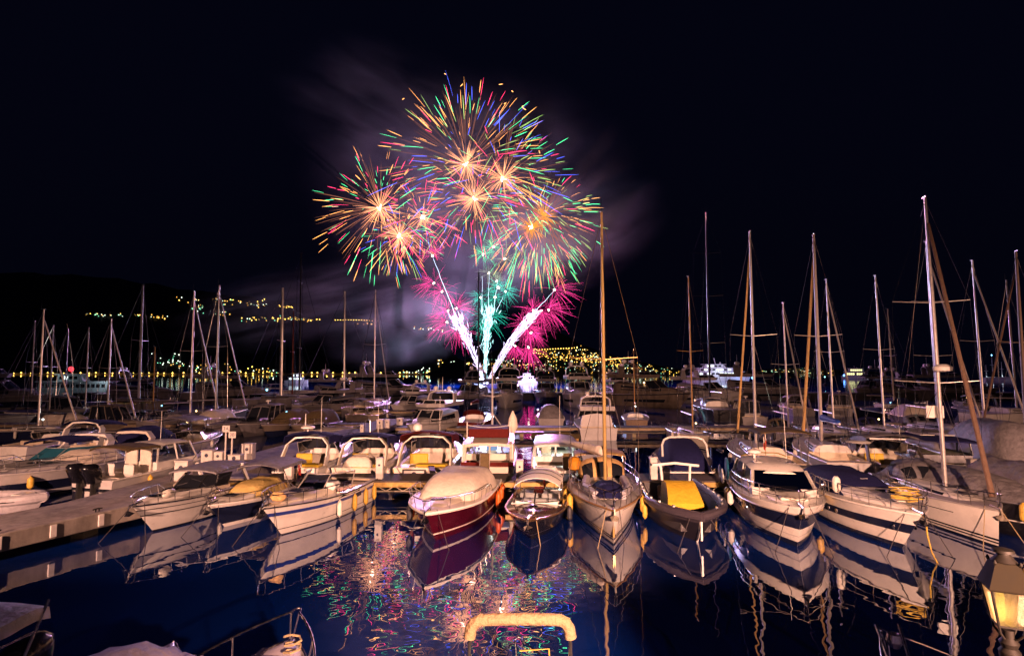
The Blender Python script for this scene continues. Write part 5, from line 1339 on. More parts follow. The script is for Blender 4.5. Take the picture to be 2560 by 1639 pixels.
# grey wrapped boats at the right edge
b = Boat('motor_boat', 'boat wrapped in grey shrink film with a tall rounded hump', 8.5, 3.0, 1.0, 1.3, stern=(27.6, 30.2), head=168, cat='motor boat'); b.hull(GREYW); b.deck(GREYW); b.cover(-4.2, 3.6, 3.1, 2.6, 1.0, 2.2, C_GREY, 'shrink_wrap', .05, 31, .5, .2, 2.6)
b = Boat('motor_boat', 'boat shrouded in a hanging grey tarpaulin in front of the humped one', 5.5, 2.4, .9, 1.2, bow=(21.6, 22.0), head=2, cat='motor boat'); b.hull(GREYW); b.deck(GREYW); b.cover(-2.7, 2.3, 2.6, 2.0, .3, 1.9, C_GREY, 'tarpaulin', .08, 37, .4, .2, 2.2)
b = sloop('sloop at the right frame edge with a dark thick mast', 2552, 38, 630, 170, GREYW, mat('mast_brown', (.25, .18, .13), .5, .2), 11, furl=BROWNCL, fr=.09, r=.11)
# ------------------------------------------------------------------ boats left of the concrete pier, white hulls greyed to paint in dimness
b = Boat('motor_boat', 'pale cruiser with dark navy hull and beige cover just beyond the pier end', 10.0, 3.1, 1.1, 1.45, bow=wl(45, 1252), head=-3, rake=1.6, flare=.5, cat='motor boat')
b.hull(GREYW, [(.25, .62, NAVY, 'navy_band'), (-.1, .12, NAVY, 'boot_stripe')]); b.rubrail(GREYW, .04, .98); b.deck(GREYW); b.trunk(.45, .92, .76, .5, .35, .1, GREYW)
b.cover(-2.0, 1.4, 2.6, 2.1, 1.25, .6, C_BEIGE, 'deck_cover', .015, 41, .5, .2, 3.5); b.rail(.35, .985, .55, 8, mid=True); b.anchor(); b.arch(-3.2, 2.8, 2.5, CREAM, 1.1, -.8, .4, .14); b.hatch(2.6, 1.62, .5, .5)
b.fender(.9, 1, F_YELLOW, .5, .14, .7)
b = Boat('motor_boat', 'white cruiser with a teal-tinted screen at the left edge', 9.5, 3.1, 1.1, 1.4, bow=wl(-70, 1262), head=-3, rake=1.5, cat='motor boat')
b.hull(GREYW, [(.2, .55, NAVY, 'navy_band')]); b.deck(GREYW); b.trunk(.45, .92, .76, .5, .35, .1, GREYW); b.windscreen(.2, 2.7, 1.5, .5, 1.0, 2.2, ALU, TEALC); b.rail(.4, .985, .55, 7, mid=True); b.arch(-2.6, 2.8, 2.5, WHITE, 1.1, -.9, .5, .14); b.canopy(-2.4, -.4, 2.5, 2.4, C_NAVY, .15, legs=False)
b = Boat('fishing_boat', 'white cabin fishing boat with two black outboards and an olive roof awning', 7.6, 2.6, 1.0, 1.5, stern=(-19.6, 26.6), head=165, rake=.9, tw=.95, cat='fishing boat')
b.hull(GREYW, [(.45, .6, GLASS, 'hull_window_band')]); b.rubrail(WHITE, .035); b.deck(GREYW, (.06, .36), .5, .18, inner=CREAM); b.trunk(.62, .93, .75, .5, .3, .1, GREYW)
wh, ro, dm = wheelhouse(b, -1.3, 1.5, 2.1, 1.1, 2.3, WHITE, CLEAR, lf=.7, nside=2, nfront=2, wt=.94, over=.15, sill=.35, overb=.1, roof_h=.1)
b.canopy(-3.1, -1.2, 2.3, 2.34, C_OLIVE, .1, legs=False, droop=.1); b.P(MB().box(-1.42, -1.36, -.8, -.1, .9, 2.2), 'cabin_door', C_BEIGE); b.P(MB().box(-1.42, -1.36, .1, .8, .9, 2.2), 'cabin_door', C_BEIGE); b.seat(-2.2, .6, .9, .6, WHITE); b.seat(-2.2, -.6, .9, .6, WHITE)
b.outboard(.42, sc=1.15, tilt=.25); b.outboard(-.42, sc=1.15, tilt=.25); b.antenna(.3, .5, 2.4, 1.5); b.fender(.25, -1, F_YELLOW, .5, .12, .75); b.rail(.6, .97, .45, 5)
b = Boat('tender', 'pale inflatable tender beside the pier in the lower left', 3.6, 1.7, .35, .5, bow=wl(92, 1275), head=85, rake=.3, p=3.5, flare=.8, cat='dinghy')
b.hull(RIBGREY, rows=(-.5, 0, .5, 1)); b.deck(mat('tender_floor', (.3, .28, .33), .6), None, camber=-.1)
for sg in (1, -1): b.P(MB().tube([(p.x, (p.y - .1) * sg, p.z + .08) for t in b.TS for p in [b.pt(t, 1)]], .22, 10), 'inflatable_tube', RIBGREY); b.P(MB().tube([(p.x, (p.y + .11) * sg, p.z + .06) for t in b.TS[2:10] for p in [b.pt(t, 1)]], .03, 6), 'rubbing_strip', RUBBER)
b.P(MB().box(.5, 1.1, -.35, .35, .5, .72, ch=.06), 'bow_locker', WHITE)
def cruiser(label, px, wy, head, L, B, style, hullm=WHITE, can=C_BEIGE, st=(), fs=None, dark=None, stern=False, lit=False, name='motor_boat', cat='motor boat', trim=None):
    P = wl(px, wy); fs = fs or .1 * L + .1
    b = Boat(name, label, L, B, fs, fs * 1.38, bow=None if stern else P, stern=P if stern else None, head=head, rake=.13 * L, flare=.52, p=2.7, tw=.93, cat=cat)
    b.hull(hullm, st); b.rubrail(trim or ALU, .03, .97)
    if style == 'cover':
        b.deck(hullm); b.cover(-L * .48, L * .22, B * .96, B * .8, fs, .16 * L, can, 'canvas_cover', .02, int(px) % 50, .55, .12, 2.4)
    elif style == 'arch':
        b.deck(hullm, (.08, .45), .5); b.trunk(.46, .93, .76, .5, .05 * L, .012 * L, hullm); b.windscreen(.06 * L, B * .85, fs * 1.25, .6, .7, 1.5, ALU, GLASS); b.arch(-L * .33, B * .93, fs + 1.8, hullm, fs, .5, .4, .12); b.canopy(-L * .33, -.02 * L, B * .85, fs + 1.7, can, .2, legs=False, front_drop=.25); b.seat(-L * .3, 0, .6, B * .6)
    elif style == 'screen':
        b.deck(hullm, (.08, .45), .5); b.trunk(.46, .93, .76, .5, .05 * L, .012 * L, hullm); b.windscreen(.06 * L, B * .85, fs * 1.22, .5, .6, 1.3, ALU, GLASS); b.seat(-L * .25, 0, .5, B * .6); b.P(MB().box(-L * .46, -L * .36, -B * .4, B * .4, .5, fs, ch=.06), 'bench', VINYL)
    elif style == 'bimini':
        b.deck(hullm, (.08, .5), .5); b.trunk(.5, .93, .76, .5, .05 * L, .012 * L, hullm); b.windscreen(.08 * L, B * .85, fs * 1.25, .5, .6, 1.3, ALU, GLASS); b.canopy(-L * .42, .0, B * .85, fs + 1.75, can, .18, zleg=fs)
    elif style == 'hardtop':
        b.deck(hullm, (.05, .25), .6); b.trunk(.5, .93, .76, .5, .05 * L, .012 * L, hullm); wheelhouse(b, -L * .26, L * .16, B * .84, fs * 1.1, fs + 1.75, hullm, CLEAR if lit else GLASS, lf=.12 * L, nside=3, nfront=2, wt=.86, over=.12, sill=.2, overb=.6, roof_h=.14)
        b.radar(-L * .1, 0, fs + 1.9, .5)
    elif style == 'fly':
        b.deck(hullm, (.03, .2), .7); b.trunk(.16, .9, .84, .45, .115 * L, .03 * L, hullm, 'saloon', GLASS, (.38, .8), .86)
        z1 = fs + .155 * L
        w_ = MB(); t0 = b.tof(.12 * L)
        b.windscreen(.23 * L, B * .74, fs * 1.28 + .03 * L, .075 * L, .1 * L, .12 * L, hullm, GLASS, 6, .05)
        b.P(MB().loft([[(-L * .42, -B * .43, z1), (L * .05, -B * .40, z1), (L * .13, 0, z1), (L * .05, B * .40, z1), (-L * .42, B * .43, z1)], [(-L * .43, -B * .44, z1 + .04 * L), (L * .07, -B * .42, z1 + .03 * L), (L * .155, 0, z1 + .03 * L), (L * .07, B * .42, z1 + .03 * L), (-L * .43, B * .44, z1 + .04 * L)]]), 'flybridge', hullm, smooth=30)
        b.windscreen(.10 * L, B * .7, z1 + .03 * L, .03 * L, .03 * L, .1 * L, hullm, GLASS, 6, .04)
        b.arch(-L * .22, B * .8, z1 + .14 * L, hullm, z1 + .02 * L, -.03 * L, .06 * L, .14)
        b.dome(-L * .24, B * .2, z1 + .14 * L, .022 * L); b.dome(-L * .24, -B * .2, z1 + .14 * L, .022 * L); b.antenna(-L * .24, 0, z1 + .14 * L, .12 * L, .03)
        b.band(.35, .55, GLASS, 'hull_window_band', b.h, t0=.3, t1=.85, stern=False)
        if lit:
            for k in (-.3, -.2, -.1): b.P(MB().box(L * k, L * k + .05 * L, -B * .46, -B * .455, fs + .03 * L, fs + .07 * L), 'lit_window', WHITELIT)
    b.rail(.4, .985, max(.5, .05 * L), 7, mid=True, r=.016 if L < 12 else .03)
    if L < 10: b.fender(.5, -1, F_WHITE, .5, .12, .7); b.fender(.5, 1, F_WHITE, .5, .12, .7); b.anchor()
    return b
b = cruiser('small cabin boat with a pale awning glowing purple behind the fishing boat', 415, 1142, 178, 7.0, 2.5, 'bimini', WHITE, C_GREY, stern=True)
b = cruiser('boat under a dark navy cover left of the purple-lit cabin boat', 295, 1150, 176, 7.6, 2.7, 'cover', NAVY, C_NAVY, stern=True)
b = cruiser('white arch cruiser peeking over the roof of the pale cruiser', 150, 1168, 178, 8.5, 2.9, 'arch', WHITE, C_NAVY, stern=True)
b = cruiser('dim open motor boat at the left edge in the second line', 20, 1150, 178, 8.0, 2.8, 'screen', WHITE, C_NAVY, stern=True)
# ------------------------------------------------------------------ middle rows
WOODM = mat('varnished_wood_mast', (.42, .24, .07), .4, var=.2)
DULL = MATS['mast_dull']
# white sloops along the second pontoon, bows to viewer; most hulls greyed to paint in dim light
for px, d, top, hd, kw, lb in [
    (1727, 47, 690, 0, dict(hull=CREAM, mastm=WOODM, L=8.2, hood=None, furl=None, fend=F_WHITE), 'small sloop with a golden mast, alone on the second pontoon left of the gap'),
    (1964, 47, 757, -4, dict(hull=GREYW, L=8.6, hood=C_OLIVE, furl=DULL, fend=F_DARK), 'white sloop leftmost in the second-pontoon group, under the hardtop cruiser mast'),
    (2076, 47, 698, -4, dict(hull=GREYW, L=9.2, furl=DULL), 'second white sloop of the second-pontoon group'),
    (2201, 47, 688, -4, dict(hull=GREYW, L=9.6, hood=C_NAVY, cover=C_NAVY, fend=F_DARK), 'third white sloop of the second-pontoon group, navy sprayhood'),
    (2336, 47, 602, -4, dict(hull=GREYW, L=11.5, hood=C_GREY, furl=DULL, spread=(.36, .66), fend=F_DARK), 'tallest white sloop of the second-pontoon group, behind the near silver mast'),
    (2450, 47, 650, -4, dict(hull=GREYW, L=10.5, furl=DULL, cover=C_GREY), 'white sloop last to the right on the second pontoon')]:
    sloop(lb, px, d, top, hd, **kw)
# masts of the far right
sloop('sloop with a slim mast far behind the third white sloop', 2228, 78, 772, 90, hull=NAVY, mastm=DULL, simple=True, cover=C_NAVY)
sloop('sloop moored side-on at the far right behind the tarpaulins', 2532, 66, 700, 100, hull=WHITE, mastm=ALU, simple=True)
sloop('very tall black-masted racing sloop near the anchored ship', 1772, 74, 535, 175, hull=BLACKH, mastm=DARKMETAL, L=15, spread=(.3, .55, .78), simple=True, wires=True)
sloop('old wooden ketch with a short tan mast on the second pontoon', 1584, 64, 873, 170, hull=mat('hull_wood', (.16, .09, .04), .5, var=.25), mastm=WOODM, L=9, simple=True, spread=(.7,))
sloop('dark red sailing boat with a black mast in front of the firework barge', 1197, 60, 683, 172, hull=C_MAROON, mastm=DARKMETAL, L=10.5, cover=C_MAROON, simple=True, hood=C_MAROON)
# west side sloops
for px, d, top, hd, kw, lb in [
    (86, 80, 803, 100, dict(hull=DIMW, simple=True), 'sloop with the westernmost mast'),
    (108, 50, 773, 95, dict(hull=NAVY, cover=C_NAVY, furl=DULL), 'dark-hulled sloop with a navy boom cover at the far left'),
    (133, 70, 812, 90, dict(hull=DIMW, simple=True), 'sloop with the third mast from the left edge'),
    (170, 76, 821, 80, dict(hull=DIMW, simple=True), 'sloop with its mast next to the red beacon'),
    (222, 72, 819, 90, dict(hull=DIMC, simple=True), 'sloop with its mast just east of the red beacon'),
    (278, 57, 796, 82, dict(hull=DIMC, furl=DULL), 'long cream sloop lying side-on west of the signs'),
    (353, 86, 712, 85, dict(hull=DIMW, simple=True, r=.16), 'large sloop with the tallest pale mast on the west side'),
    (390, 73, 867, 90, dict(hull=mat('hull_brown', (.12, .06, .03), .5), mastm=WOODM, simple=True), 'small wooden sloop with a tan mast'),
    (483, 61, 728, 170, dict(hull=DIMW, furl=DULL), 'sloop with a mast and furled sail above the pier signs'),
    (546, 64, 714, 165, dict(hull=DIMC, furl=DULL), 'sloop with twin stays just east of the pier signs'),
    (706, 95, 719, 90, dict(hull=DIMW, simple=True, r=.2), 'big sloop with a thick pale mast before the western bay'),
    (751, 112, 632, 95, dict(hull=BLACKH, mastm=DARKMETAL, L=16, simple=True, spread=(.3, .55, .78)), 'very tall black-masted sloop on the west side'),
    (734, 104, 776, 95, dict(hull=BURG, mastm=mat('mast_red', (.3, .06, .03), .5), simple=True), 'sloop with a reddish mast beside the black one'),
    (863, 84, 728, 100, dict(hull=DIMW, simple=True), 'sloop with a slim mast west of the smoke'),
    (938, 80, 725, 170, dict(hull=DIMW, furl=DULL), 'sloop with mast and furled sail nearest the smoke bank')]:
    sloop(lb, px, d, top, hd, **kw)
# motor boats of the middle rows
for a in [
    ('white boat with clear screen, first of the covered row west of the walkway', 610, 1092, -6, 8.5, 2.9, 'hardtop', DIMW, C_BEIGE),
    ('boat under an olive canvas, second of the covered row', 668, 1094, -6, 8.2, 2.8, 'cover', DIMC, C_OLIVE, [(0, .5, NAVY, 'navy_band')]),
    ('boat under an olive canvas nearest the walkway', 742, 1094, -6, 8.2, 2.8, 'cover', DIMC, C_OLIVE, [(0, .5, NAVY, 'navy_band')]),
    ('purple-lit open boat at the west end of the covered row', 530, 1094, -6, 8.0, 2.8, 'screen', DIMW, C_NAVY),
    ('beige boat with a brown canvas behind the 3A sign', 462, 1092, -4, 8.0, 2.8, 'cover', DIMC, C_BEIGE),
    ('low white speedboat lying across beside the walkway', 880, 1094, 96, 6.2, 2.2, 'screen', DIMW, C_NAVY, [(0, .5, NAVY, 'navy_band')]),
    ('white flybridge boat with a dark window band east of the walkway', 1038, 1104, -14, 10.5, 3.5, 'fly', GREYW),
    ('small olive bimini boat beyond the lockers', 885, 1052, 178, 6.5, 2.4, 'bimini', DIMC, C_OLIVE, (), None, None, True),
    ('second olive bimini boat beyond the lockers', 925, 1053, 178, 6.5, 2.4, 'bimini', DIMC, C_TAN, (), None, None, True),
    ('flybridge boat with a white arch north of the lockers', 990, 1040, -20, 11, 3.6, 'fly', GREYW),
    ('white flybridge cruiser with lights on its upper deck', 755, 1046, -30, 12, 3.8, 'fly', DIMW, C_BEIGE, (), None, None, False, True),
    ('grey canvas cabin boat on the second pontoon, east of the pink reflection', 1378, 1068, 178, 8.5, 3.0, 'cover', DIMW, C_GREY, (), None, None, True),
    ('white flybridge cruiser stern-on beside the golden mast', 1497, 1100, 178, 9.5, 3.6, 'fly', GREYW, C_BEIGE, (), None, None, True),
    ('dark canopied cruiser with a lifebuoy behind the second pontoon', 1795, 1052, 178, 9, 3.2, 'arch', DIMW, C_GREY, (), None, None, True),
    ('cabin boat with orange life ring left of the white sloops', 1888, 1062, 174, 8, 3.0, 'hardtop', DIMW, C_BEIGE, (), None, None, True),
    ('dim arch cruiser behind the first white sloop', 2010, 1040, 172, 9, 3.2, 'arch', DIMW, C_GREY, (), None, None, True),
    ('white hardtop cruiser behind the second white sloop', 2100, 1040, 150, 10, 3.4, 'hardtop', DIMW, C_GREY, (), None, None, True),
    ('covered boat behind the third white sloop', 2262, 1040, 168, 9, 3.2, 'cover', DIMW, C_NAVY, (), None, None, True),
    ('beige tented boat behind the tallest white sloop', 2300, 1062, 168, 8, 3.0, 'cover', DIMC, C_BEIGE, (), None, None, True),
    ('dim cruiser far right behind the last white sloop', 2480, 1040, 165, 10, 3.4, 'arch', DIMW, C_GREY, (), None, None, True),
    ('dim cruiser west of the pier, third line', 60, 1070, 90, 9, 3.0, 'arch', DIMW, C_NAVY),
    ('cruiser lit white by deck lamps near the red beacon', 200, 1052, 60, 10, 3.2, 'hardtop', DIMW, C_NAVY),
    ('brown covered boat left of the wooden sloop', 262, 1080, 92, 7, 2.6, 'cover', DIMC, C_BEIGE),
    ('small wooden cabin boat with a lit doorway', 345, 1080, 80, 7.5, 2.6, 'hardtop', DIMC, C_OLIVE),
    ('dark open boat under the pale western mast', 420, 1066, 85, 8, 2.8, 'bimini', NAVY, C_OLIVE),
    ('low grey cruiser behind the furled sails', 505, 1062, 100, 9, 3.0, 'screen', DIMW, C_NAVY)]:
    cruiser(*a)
b = Boat('tender', 'brown inflatable tender on the water before the grey canvas boat', 4.2, 1.9, .4, .55, bow=wl(1340, 1107), head=-60, rake=.3, p=3.2, flare=.8, cat='dinghy'); b.hull(C_TAN, rows=(-.5, 0, .5, 1)); b.deck(DKGREY)
for sg in (1, -1): b.P(MB().tube([(p.x, (p.y - .1) * sg, p.z + .05) for t in b.TS for p in [b.pt(t, 1)]], .24, 8), 'inflatable_tube', C_OLIVE)
b.outboard(0, sc=.7)
# ------------------------------------------------------------------ big yachts along the breakwater
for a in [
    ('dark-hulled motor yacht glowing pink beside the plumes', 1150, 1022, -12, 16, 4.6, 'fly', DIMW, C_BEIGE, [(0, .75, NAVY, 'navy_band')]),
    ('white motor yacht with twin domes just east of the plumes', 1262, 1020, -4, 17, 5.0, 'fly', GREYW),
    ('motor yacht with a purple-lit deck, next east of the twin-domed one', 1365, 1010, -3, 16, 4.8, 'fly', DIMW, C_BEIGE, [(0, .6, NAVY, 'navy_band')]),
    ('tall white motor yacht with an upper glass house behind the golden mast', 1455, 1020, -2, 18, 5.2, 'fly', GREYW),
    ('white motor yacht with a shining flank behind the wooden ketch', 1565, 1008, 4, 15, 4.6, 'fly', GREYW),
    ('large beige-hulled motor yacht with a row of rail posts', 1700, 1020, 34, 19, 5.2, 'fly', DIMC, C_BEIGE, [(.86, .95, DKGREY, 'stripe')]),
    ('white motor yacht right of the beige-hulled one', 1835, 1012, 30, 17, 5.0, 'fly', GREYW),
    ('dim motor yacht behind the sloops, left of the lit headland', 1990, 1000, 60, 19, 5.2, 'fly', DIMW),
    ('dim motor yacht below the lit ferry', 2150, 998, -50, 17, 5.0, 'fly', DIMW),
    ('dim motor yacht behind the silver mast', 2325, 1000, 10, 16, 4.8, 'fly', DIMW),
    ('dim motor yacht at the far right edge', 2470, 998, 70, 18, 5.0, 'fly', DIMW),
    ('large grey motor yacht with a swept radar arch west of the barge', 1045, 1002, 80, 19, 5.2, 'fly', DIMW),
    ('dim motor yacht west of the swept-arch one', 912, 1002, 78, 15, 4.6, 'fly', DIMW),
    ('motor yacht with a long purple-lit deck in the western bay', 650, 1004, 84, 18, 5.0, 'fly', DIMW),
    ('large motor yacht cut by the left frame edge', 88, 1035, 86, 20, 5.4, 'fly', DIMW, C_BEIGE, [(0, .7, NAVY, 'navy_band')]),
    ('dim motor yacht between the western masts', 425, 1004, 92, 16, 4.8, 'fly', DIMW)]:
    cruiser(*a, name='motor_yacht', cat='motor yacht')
# ------------------------------------------------------------------ vessels at anchor with lights
def ship(label, px0, px1, wy, tiers, hullm, litm, h, glow=None, B=None, name='anchored_ship', nwin=12, litshare=.6, mast=True):
    a, c = at_z(px0, wy, 0), at_z(px1, wy, 0); L = c.x - a.x; Y = a.y; B = B or L * .16
    t = thing(name, label, 'ship', ((a.x + c.x) / 2, Y, 0)); rn = random.Random(int(px0))
    m = MB(); m.loft([[(-L / 2 * .96, -B / 2, -.5), (L / 2 * .88, -B / 2 * .8, -.5), (L / 2 * .93, 0, -.5), (L / 2 * .88, B / 2 * .8, -.5), (-L / 2 * .96, B / 2, -.5)], [(-L / 2, -B / 2, h), (L / 2 * .92, -B / 2 * .85, h * 1.2), (L / 2, 0, h * 1.3), (L / 2 * .92, B / 2 * .85, h * 1.2), (-L / 2, B / 2, h)]])
    m.build('hull', hullm, t, smooth=30)
    z = h
    for k, (u0, u1, th) in enumerate(tiers):
        w = B * (.42 - .05 * k); x0, x1 = -L / 2 + u0 * L, -L / 2 + u1 * L
        dk = MB().loft([[(x0, -w, z), (x1, -w, z), (x1, w, z), (x0, w, z)], [(x0 + .02 * L, -w, z + th), (x1 - .04 * L, -w, z + th), (x1 - .04 * L, w, z + th), (x0 + .02 * L, w, z + th)]]).build('deckhouse', hullm, t, smooth=0)
        n = max(2, int((x1 - x0) / L * nwin))
        for i in range(n):
            xa = x0 + .04 * L + (x1 - x0 - .1 * L) * i / n; wd = (x1 - x0 - .1 * L) / n * .72
            MB().box(xa, xa + wd, -w - .06, -w + .02, z + th * .3, z + th * .78).build('window', litm if rn.random() < litshare else GLASS, dk, smooth=0)
        MB().box(x0 - .02 * L, x1, -w - .3, w + .3, z + th, z + th + .12 * th).build('deck_edge', hullm, t, smooth=0)
        z += th * 1.12
    if mast:
        MB().tube([(-.02 * L, 0, z), (-.04 * L, 0, z + .09 * L)], .006 * L, 6).build('radar_mast', hullm, t); MB().lathe([(.012 * L, z), (.016 * L, z + .012 * L), (.005 * L, z + .03 * L)], 10, (.05 * L, 0, 0)).build('dome', hullm, t)
    if glow:
        u, zz, col, r = glow; g = MB(); octa(g, Vector((-L / 2 + u * L, -B / 2, zz)), r); g.build('bow_lamp', col, t, smooth=0)
    return t
SHIPW = mat('ship_white', (.7, .7, .72), .4)
s1 = ship('large white anchored ship with rows of lit decks and a blue lamp at its bow', 1708, 1878, 951, [(.12, .88, 2.6), (.2, .76, 2.4), (.3, .62, 2.2)], SHIPW, WHITELIT, 3.4, (.985, 2.0, BLUELIT, .9), nwin=15)
lamp('deck_light', (0, -9, 6), 1600, (.7, .82, 1.0), .5, parent=s1); lamp('deck_light', (14, -9, 3), 1400, (.4, .55, 1.0), .5, parent=s1)
s2 = ship('small ferry outlined in yellow lights on the eastern horizon', 2106, 2172, 946, [(.1, .95, 3.4), (.25, .8, 2.8)], SHIPW, emit('lit_yellow', (.95, .9, .35), 2.2), 2.4, (.02, 3, BLUELIT, 1.0), litshare=.95)
s3 = ship('white motor yacht at anchor with a blue glow, left of the town lights', 1294, 1346, 956, [(.15, .8, 1.7), (.25, .65, 1.4)], SHIPW, WHITELIT, 1.8, (.72, 1.3, BLUELIT, .7), nwin=9)
s4 = ship('lit motor yacht moored beside the black-masted sloop on the west side', 712, 772, 958, [(.15, .8, 1.6), (.3, .65, 1.5)], SHIPW, WHITELIT, 1.6, nwin=9, litshare=.5)
s5 = ship('fishing vessel with white-lit windows carrying the red beacon', 92, 290, 990, [(.05, .98, 1.9), (.28, .62, 1.6)], mat('vessel_bluegrey', (.35, .4, .46), .6), WHITELIT, 1.6, nwin=14, litshare=.35, mast=False)
g = at_y(180, 922, s5.location.y); MB().tube([(g.x - s5.location.x, 0, 4), (g.x - s5.location.x, 0, g.z)], .12, 6).build('beacon_mast', SHIPW, s5)
bk = MB(); bk.lathe([(.05, g.z - .6), (.42, g.z - .42), (.6, g.z), (.42, g.z + .42), (.05, g.z + .6)], 14, (g.x - s5.location.x, -.3, 0)); rb = bk.build('red_beacon', emit('beacon_red', (1.0, .02, .03), 5), s5, smooth=0); lamp('beacon_light', (0, 0, 0), 400, (1, .05, .05), 0, parent=rb).location = (g.x - s5.location.x, -.7, g.z)
lamp('deck_light', (8, -4, 4), 300, (.85, 1, 1), .3, parent=s5); lamp('deck_light', (-4, -4, 6.5), 200, (.8, 1, .95), .3, parent=s5)
for px, py, r in ((177, 1040, .16), (161, 1049, .12)):
    p = at_y(px, py, 58); t = thing('deck_floodlight', 'bright white floodlight on a pole, %s of the pair' % ('higher' if r > .14 else 'lower'), 'floodlight', (p.x, p.y, 0)); MB().tube([(0, .1, 0), (0, .1, p.z)], .04, 6).build('pole', DARKMETAL, t); q = MB(); octa(q, Vector((0, 0, p.z)), r); q.build('bulb', LAMPWHITE, t, smooth=0); lamp('flood_light', (0, -.25, p.z), 120 if r > .14 else 60, (1, .97, .85), .05, parent=t)
# three-masted ship in the east
c = at_z(2492, 951, 0); t = thing('tall_ship', 'tall ship at anchor with lit masts and a blue masthead lamp', 'tall ship', (c.x, c.y, 0))
MB().loft([[(-9, -2, -.4), (9, -1.5, -.4), (9, 1.5, -.4), (-9, 2, -.4)], [(-10, -2.4, 2.2), (11, -.4, 2.6), (11, .4, 2.6), (-10, 2.4, 2.2)]]).build('hull', SHIPW, t, smooth=0)
for x, h in ((-2.5, 17.5), (4, 13), (-7, 11)):
    mm = MB().tube([(x, 0, 2), (x, 0, h)], .16, 6, .08).build('mast', SHIPW, t)
    MB().tube([(x - 1.5, 0, h * .62), (x + 1.5, 0, h * .62)], .08, 5).build('yard', SHIPW, mm); lamp('mast_light', (x, -.9, 3.4), 120, (.75, .9, 1.0), 0, parent=t)
q = MB(); octa(q, Vector((-2.5, 0, 17.8)), .4); q.build('masthead_lamp', emit('lamp_blue', (.2, .6, 1.0), 14), t, smooth=0)
for px, py, d, lb in ((2062, 942, 260, 'small blue-white anchor light of a far sloop'), (1075, 952, 240, 'pair of teal buoy lights west of the plumes')):
    p = at_y(px, py, d); t = thing('light_buoy', lb, 'buoy', (p.x, p.y, 0)); MB().lathe([(.9, -.3), (1.0, .4), (.3, .8), (.12, 1.0), (.12, max(1.2, p.z))], 10).build('body', DKGREY, t); q = MB(); octa(q, Vector((0, 0, max(1.2, p.z))), .3); q.build('lamp', emit('lamp_teal', (.3, .9, .9), 8), t, smooth=0)
# ------------------------------------------------------------------ foreground: boats at the viewer's quay and the lantern
def fx(px, d): return (px - 1280) / FPX * d
b = Boat('motor_boat', 'open boat at the lower left with a cream bimini and black outboard', 5.0, 2.1, .75, 1.0, stern=(-8.1, 9.5), head=0, tw=.93, cat='motor boat')
b.hull(WHITE); b.rubrail(RUBBER); b.deck(WHITE, (.05, .6), .3, .2); b.outboard(0, sc=1.2); b.seat(-.6, 0, .4, 1.2)
hx = -2.5 + .75
b.canopy(hx - .1, hx + 1.3, 2.15, 2.5, mat('canvas_pale_grey', (.42, .40, .40), .8, bump=.5, bscale=9), .08, legs=False, droop=.16, th=.02)
for k, (xa, xb) in enumerate(((hx - .02, hx + .9), (hx + 1.1, hx + .95))):
    for sg in (1, -1): b.P(MB().tube([(xb, 1.02 * sg, .8), (xa, 1.09 * sg, 2.58)], .022, 6), 'bimini_leg', CHROME)
for sg in (1, -1):
    for u in (.3, .55, .8): b.P(MB().tube([(hx + .9 - .92 * u, 1.09 * sg, 0.8 + 1.75 * u), (hx + .92 + .18 * u, 1.09 * sg, 0.8 + 1.75 * u + .05)], .012, 5), 'ladder_rung', CHROME)
b.P(MB().tube([(hx, 0, 2.65), (hx, 0, 3.0)], .03, 6), 'light_pole', WHITE)
b = Boat('motor_boat', 'boat under a crumpled grey cover, its bow poking up at the bottom left', 5.6, 2.2, 1.1, 1.4, stern=(-6.15, 4.35), head=176, p=2.8, cat='motor boat')
b.hull(WHITE); b.rubrail(CHROME, .03); b.deck(WHITE); b.cover(-2.7, 2.62, 2.2, 1.7, 1.28, .62, mat('cover_mauve', (.36, .31, .32), .8, var=.2, bump=.6, bscale=7), 'canvas_cover', .045, 51, .22, .1, 2.0)
for sg in (1, -1): b.P(MB().lathe([(.05, 0), (.05, .08)], 8, (2.2, .3 * sg, 1.45)), 'bollard', CHROME)
b = Boat('motor_boat', 'white boat at the bottom with a looping chrome bow rail', 5.8, 2.35, 1.15, 1.46, stern=(-4.05, 4.2), head=177, p=2.6, rake=.8, cat='motor boat')
b.hull(WHITE); b.rubrail(CHROME, .03); b.deck(mat('deck_mauve', (.42, .38, .42), .45)); b.trunk(.4, .9, .7, .45, .2, .05, WHITE)
b.rail(.45, .985,   .42, 4, inset=.06, r=.018); b.P(MB().lathe([(.09, 0), (.11, .1), (.06, .2), (.1, .28)], 10, (2.45, .05, 1.12)), 'windlass', F_WHITE); b.hatch(1.9, 1.5, .4, .4, CHROME); b.P(MB().box(2.0, 2.4, .18, .3, 1.48, 1.54, ch=.02), 'cleat', CHROME)
q = MB(); rr = random.Random(8); q.tube([(2.3 + .12 * math.cos(i * 1.1), -.25 + .14 * math.sin(i * 1.1), 1.5 + .02 * i) for i in range(14)], .018, 5); b.P(q, 'rope_coil', ROPE)
b = Boat('motor_boat', 'boat at the bottom middle with a tan canvas sleeve rolled on its bimini hoop', 5.4, 2.0, .7, .9, stern=(.12, 4.6), head=180, p=2.6, cat='motor boat')
b.hull(WHITE); b.rubrail(RUBBER); b.deck(WHITE, (.05, .6), .3, .2); b.seat(-.6, 0, .4, 1.2)
hx = 1.35; zt = at_y(1305, 1548, 4.6 + 2.7 + hx).z; hw = .73
hoop = [(hx, hw * k, zt - dz) for k, dz in ((-1.03, .26), (-1.0, .12), (-.93, .04), (-.8, .0), (-.4, -.01), (0, -.012), (.4, -.01), (.8, .0), (.93, .04), (1.0, .12), (1.03, .26))]
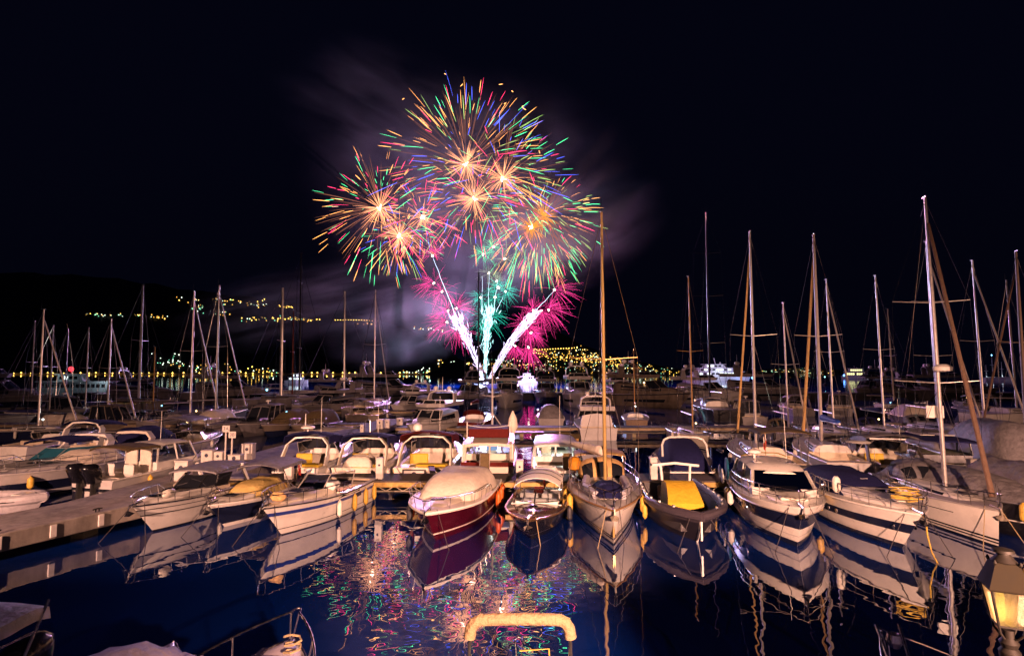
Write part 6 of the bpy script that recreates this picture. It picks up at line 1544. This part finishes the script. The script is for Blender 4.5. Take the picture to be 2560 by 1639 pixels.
b.P(MB().tube(hoop, .088, 10), 'rolled_canvas', mat('canvas_sand', (.21, .145, .075), .8, var=.12, scale=3, bump=.8, bscale=12), smooth=70)
for sg in (1, -1): b.P(MB().tube([(hx, hw * 1.02 * sg, zt - .2), (hx - .1, hw * 1.06 * sg, .75)], .025, 8), 'bimini_leg', DARKMETAL); b.P(MB().tube([(hx + .05, hw * 1.02 * sg, zt - .25), (hx + .4, hw * 1.04 * sg, .75)], .018, 6), 'bimini_leg', CHROME)
b.P(MB().tube([(hx + .2, -.5, .9), (hx + .35, -.45, 1.75), (hx + .35, 0, 1.72)], .015, 6), 'grab_rail', mat('brass', (.55, .4, .08), .3, .8)); b.rail(.55, .98, .5, 3, r=.016)
b = Boat('motor_boat', 'boat at the bottom right showing only its chrome bow rail', 5.6, 2.2, .8, 1.05, stern=(6.55, 4.3), head=182, p=2.6, cat='motor boat')
b.hull(WHITE); b.rubrail(CHROME, .03); b.deck(MATS['deck_mauve']); b.rail(.45, .985, .55, 4, r=.018)
for sg in (1, -1): b.P(MB().tube([(2.35, .16 * sg, 1.0), (2.75, .2 * sg, 1.75)], .03, 8), 'bow_roller_post', CHROME)
b.P(MB().lathe([(.08, 1.45), (.13, 1.55), (.1, 1.66)], 10, (2.6, 0, 0)), 'anchor_shank', CHROME)
# lantern on a post
LD = 3.45; lx = fx(2474, LD)
def lz(py): return at_y(2496, py - 8, LD).z
t = thing('quay_lantern', 'old-style four-sided lantern on a post, glowing yellow', 'lantern', (lx, LD, 1.3), R(-24)); Z0 = 1.3
IRON = mat('lantern_iron', (.005, .004, .003), .6, .0, var=.3, scale=14, spec=.15); BRASSY = mat('lantern_roof', (.0065, .005, .0022), .85, .0, var=.25, scale=8, spec=.1)
def sq(w, z): return [(-w, -w, z - Z0), (w, -w, z - Z0), (w, w, z - Z0), (-w, w, z - Z0)]
za, zb, zc, zd = lz(1412), lz(1472), lz(1478), lz(1566)
MB().tube([(0, 0, 0), (0, 0, .25)], .11, 12).build('post_base', IRON, t)
MB().lathe([(.05, 0), (.045, 1.5), (.06, 1.52), (.045, 1.56), (.042, lz(1640) - Z0 - .1), (.055, lz(1635) - Z0), (.038, lz(1625) - Z0), (.05, lz(1612) - Z0), (.03, lz(1600) - Z0), (.03, lz(1580) - Z0)], 14).build('post', IRON, t)
wt_, wb = .092, .060
rf = MB().loft([sq(.101, zb - .012), sq(.107, zb), sq(.058, za), sq(.054, za + .004)]).build('roof', BRASSY, t, smooth=0)
MB().lathe([(.058, za - Z0), (.066, za - Z0 + .008), (.045, za - Z0 + .03), (.034, za - Z0 + .045), (.034, lz(1388) - Z0), (.056, lz(1386) - Z0), (.052, lz(1380) - Z0), (.02, lz(1376) - Z0)], 18).build('chimney_cap', IRON, rf)
for sx in (1, -1):
    for sy in (1, -1):
        MB().tube([(wb * sx, wb * sy, zd - Z0), (wt_ * sx, wt_ * sy, zc - Z0)], .008, 6).build('corner_bar', IRON, t)
        MB().tube([(wb * sx, wb * sy, zd - Z0), (wb * sx * .9, wb * sy * .9, zd - Z0 - .04), (.03 * sx, .03 * sy, lz(1600) - Z0)], .007, 6).build('scroll_bracket', IRON, t)
        MB().lathe([(.002, zb - Z0 - .02), (.011, zb - Z0 - .005), (.002, zb - Z0 + .012)], 8, (.06 * sx, .06 * sy, za - zb + .01)).build('finial', IRON, rf)
MB().loft([sq(wb + .004, zd - .006), sq(wb + .004, zd + .004)]).build('base_plate', IRON, t, smooth=0)
def frosted():
    m = bpy.data.materials.new('frosted_glass'); n, l = nodes_of(m); n.remove(n['Principled BSDF'])
    a = n.new('ShaderNodeBsdfTranslucent'); a.inputs[0].default_value = (.80, .68, .5, 1); d = n.new('ShaderNodeBsdfTransparent'); d.inputs[0].default_value = (.55, .55, .6, 1)
    nz = n.new('ShaderNodeTexNoise'); nz.inputs['Scale'].default_value = 120; tc = n.new('ShaderNodeTexCoord'); l.new(tc.outputs['Object'], nz.inputs['Vector'])
    bp = n.new('ShaderNodeBump'); bp.inputs['Strength'].default_value = .8; bp.inputs['Distance'].default_value = .01; l.new(nz.outputs[0], bp.inputs['Height']); l.new(bp.outputs[0], a.inputs['Normal'])
    x = n.new('ShaderNodeMixShader'); x.inputs[0].default_value = .35; l.new(a.outputs[0], x.inputs[1]); l.new(d.outputs[0], x.inputs[2]); l.new(x.outputs[0], n['Material Output'].inputs[0]); return m
FROST = frosted()
for k in range(4):
    c, s_ = math.cos(k * math.pi / 2), math.sin(k * math.pi / 2)
    def rt(x, y, z): return (x * c - y * s_, x * s_ + y * c, z)
    q = MB(); q.add([rt(-wb + .006, -wb, zd - Z0), rt(wb - .006, -wb, zd - Z0), rt(wt_ - .006, -wt_, zc - Z0), rt(-wt_ + .006, -wt_, zc - Z0)], [(0, 1, 2, 3)]); q.build('glass_pane', FROST, t, smooth=0)
bl = MB().lathe([(.012, zd - Z0 + .02), (.02, zd - Z0 + .05), (.022, zc - Z0 - .04), (.015, zc - Z0 - .015)], 12, (-.035, -.02, 0)).build('bulb', emit('lantern_bulb', (1.0, .55, .08), 3), t)
lamp('lantern_light', (-.035, -.02, (zd + zc) / 2 - Z0), 2.0, (1.0, .62, .16), .03, parent=t)
lamp('roof_light', (0, 0, 0), 0.0, (1, 1, 1), 0, parent=t) if False else None

# ------------------------------------------------------------------ small glowing bulbs added to moored boats, standing in for glints
L_CY = emit('glint_cyan', (.25, .75, 1.0), 6); L_WM = emit('glint_warm', (1.0, .62, .25), 7); L_CW = emit('glint_coolwhite', (.9, 1.0, .95), 8)
lr = random.Random(77)
cand = [o for o in COL.objects if o.parent is None and o.name.split('.')[0] in ('motor_boat', 'motor_yacht', 'sailing_yacht') and o.location.y > 42]
for o in cand[::3]:
    far = o.location.y > 85
    z = lr.uniform(2.6, 4.6) if far else lr.uniform(1.7, 2.4); x = lr.uniform(-2.5, 1.5)
    q = MB(); r = .16 if far else .07
    q.lathe([(r * .3, z - r), (r, z - r * .4), (r, z + r * .4), (r * .3, z + r)], 8, (x, 0, 0)); q.tube([(x, 0, z - 1.2), (x, 0, z - r)], .02, 4, m=1)
    q.build('glint_bulb', [lr.choice([L_CY, L_WM, L_WM, L_CW]), DARKMETAL], o)
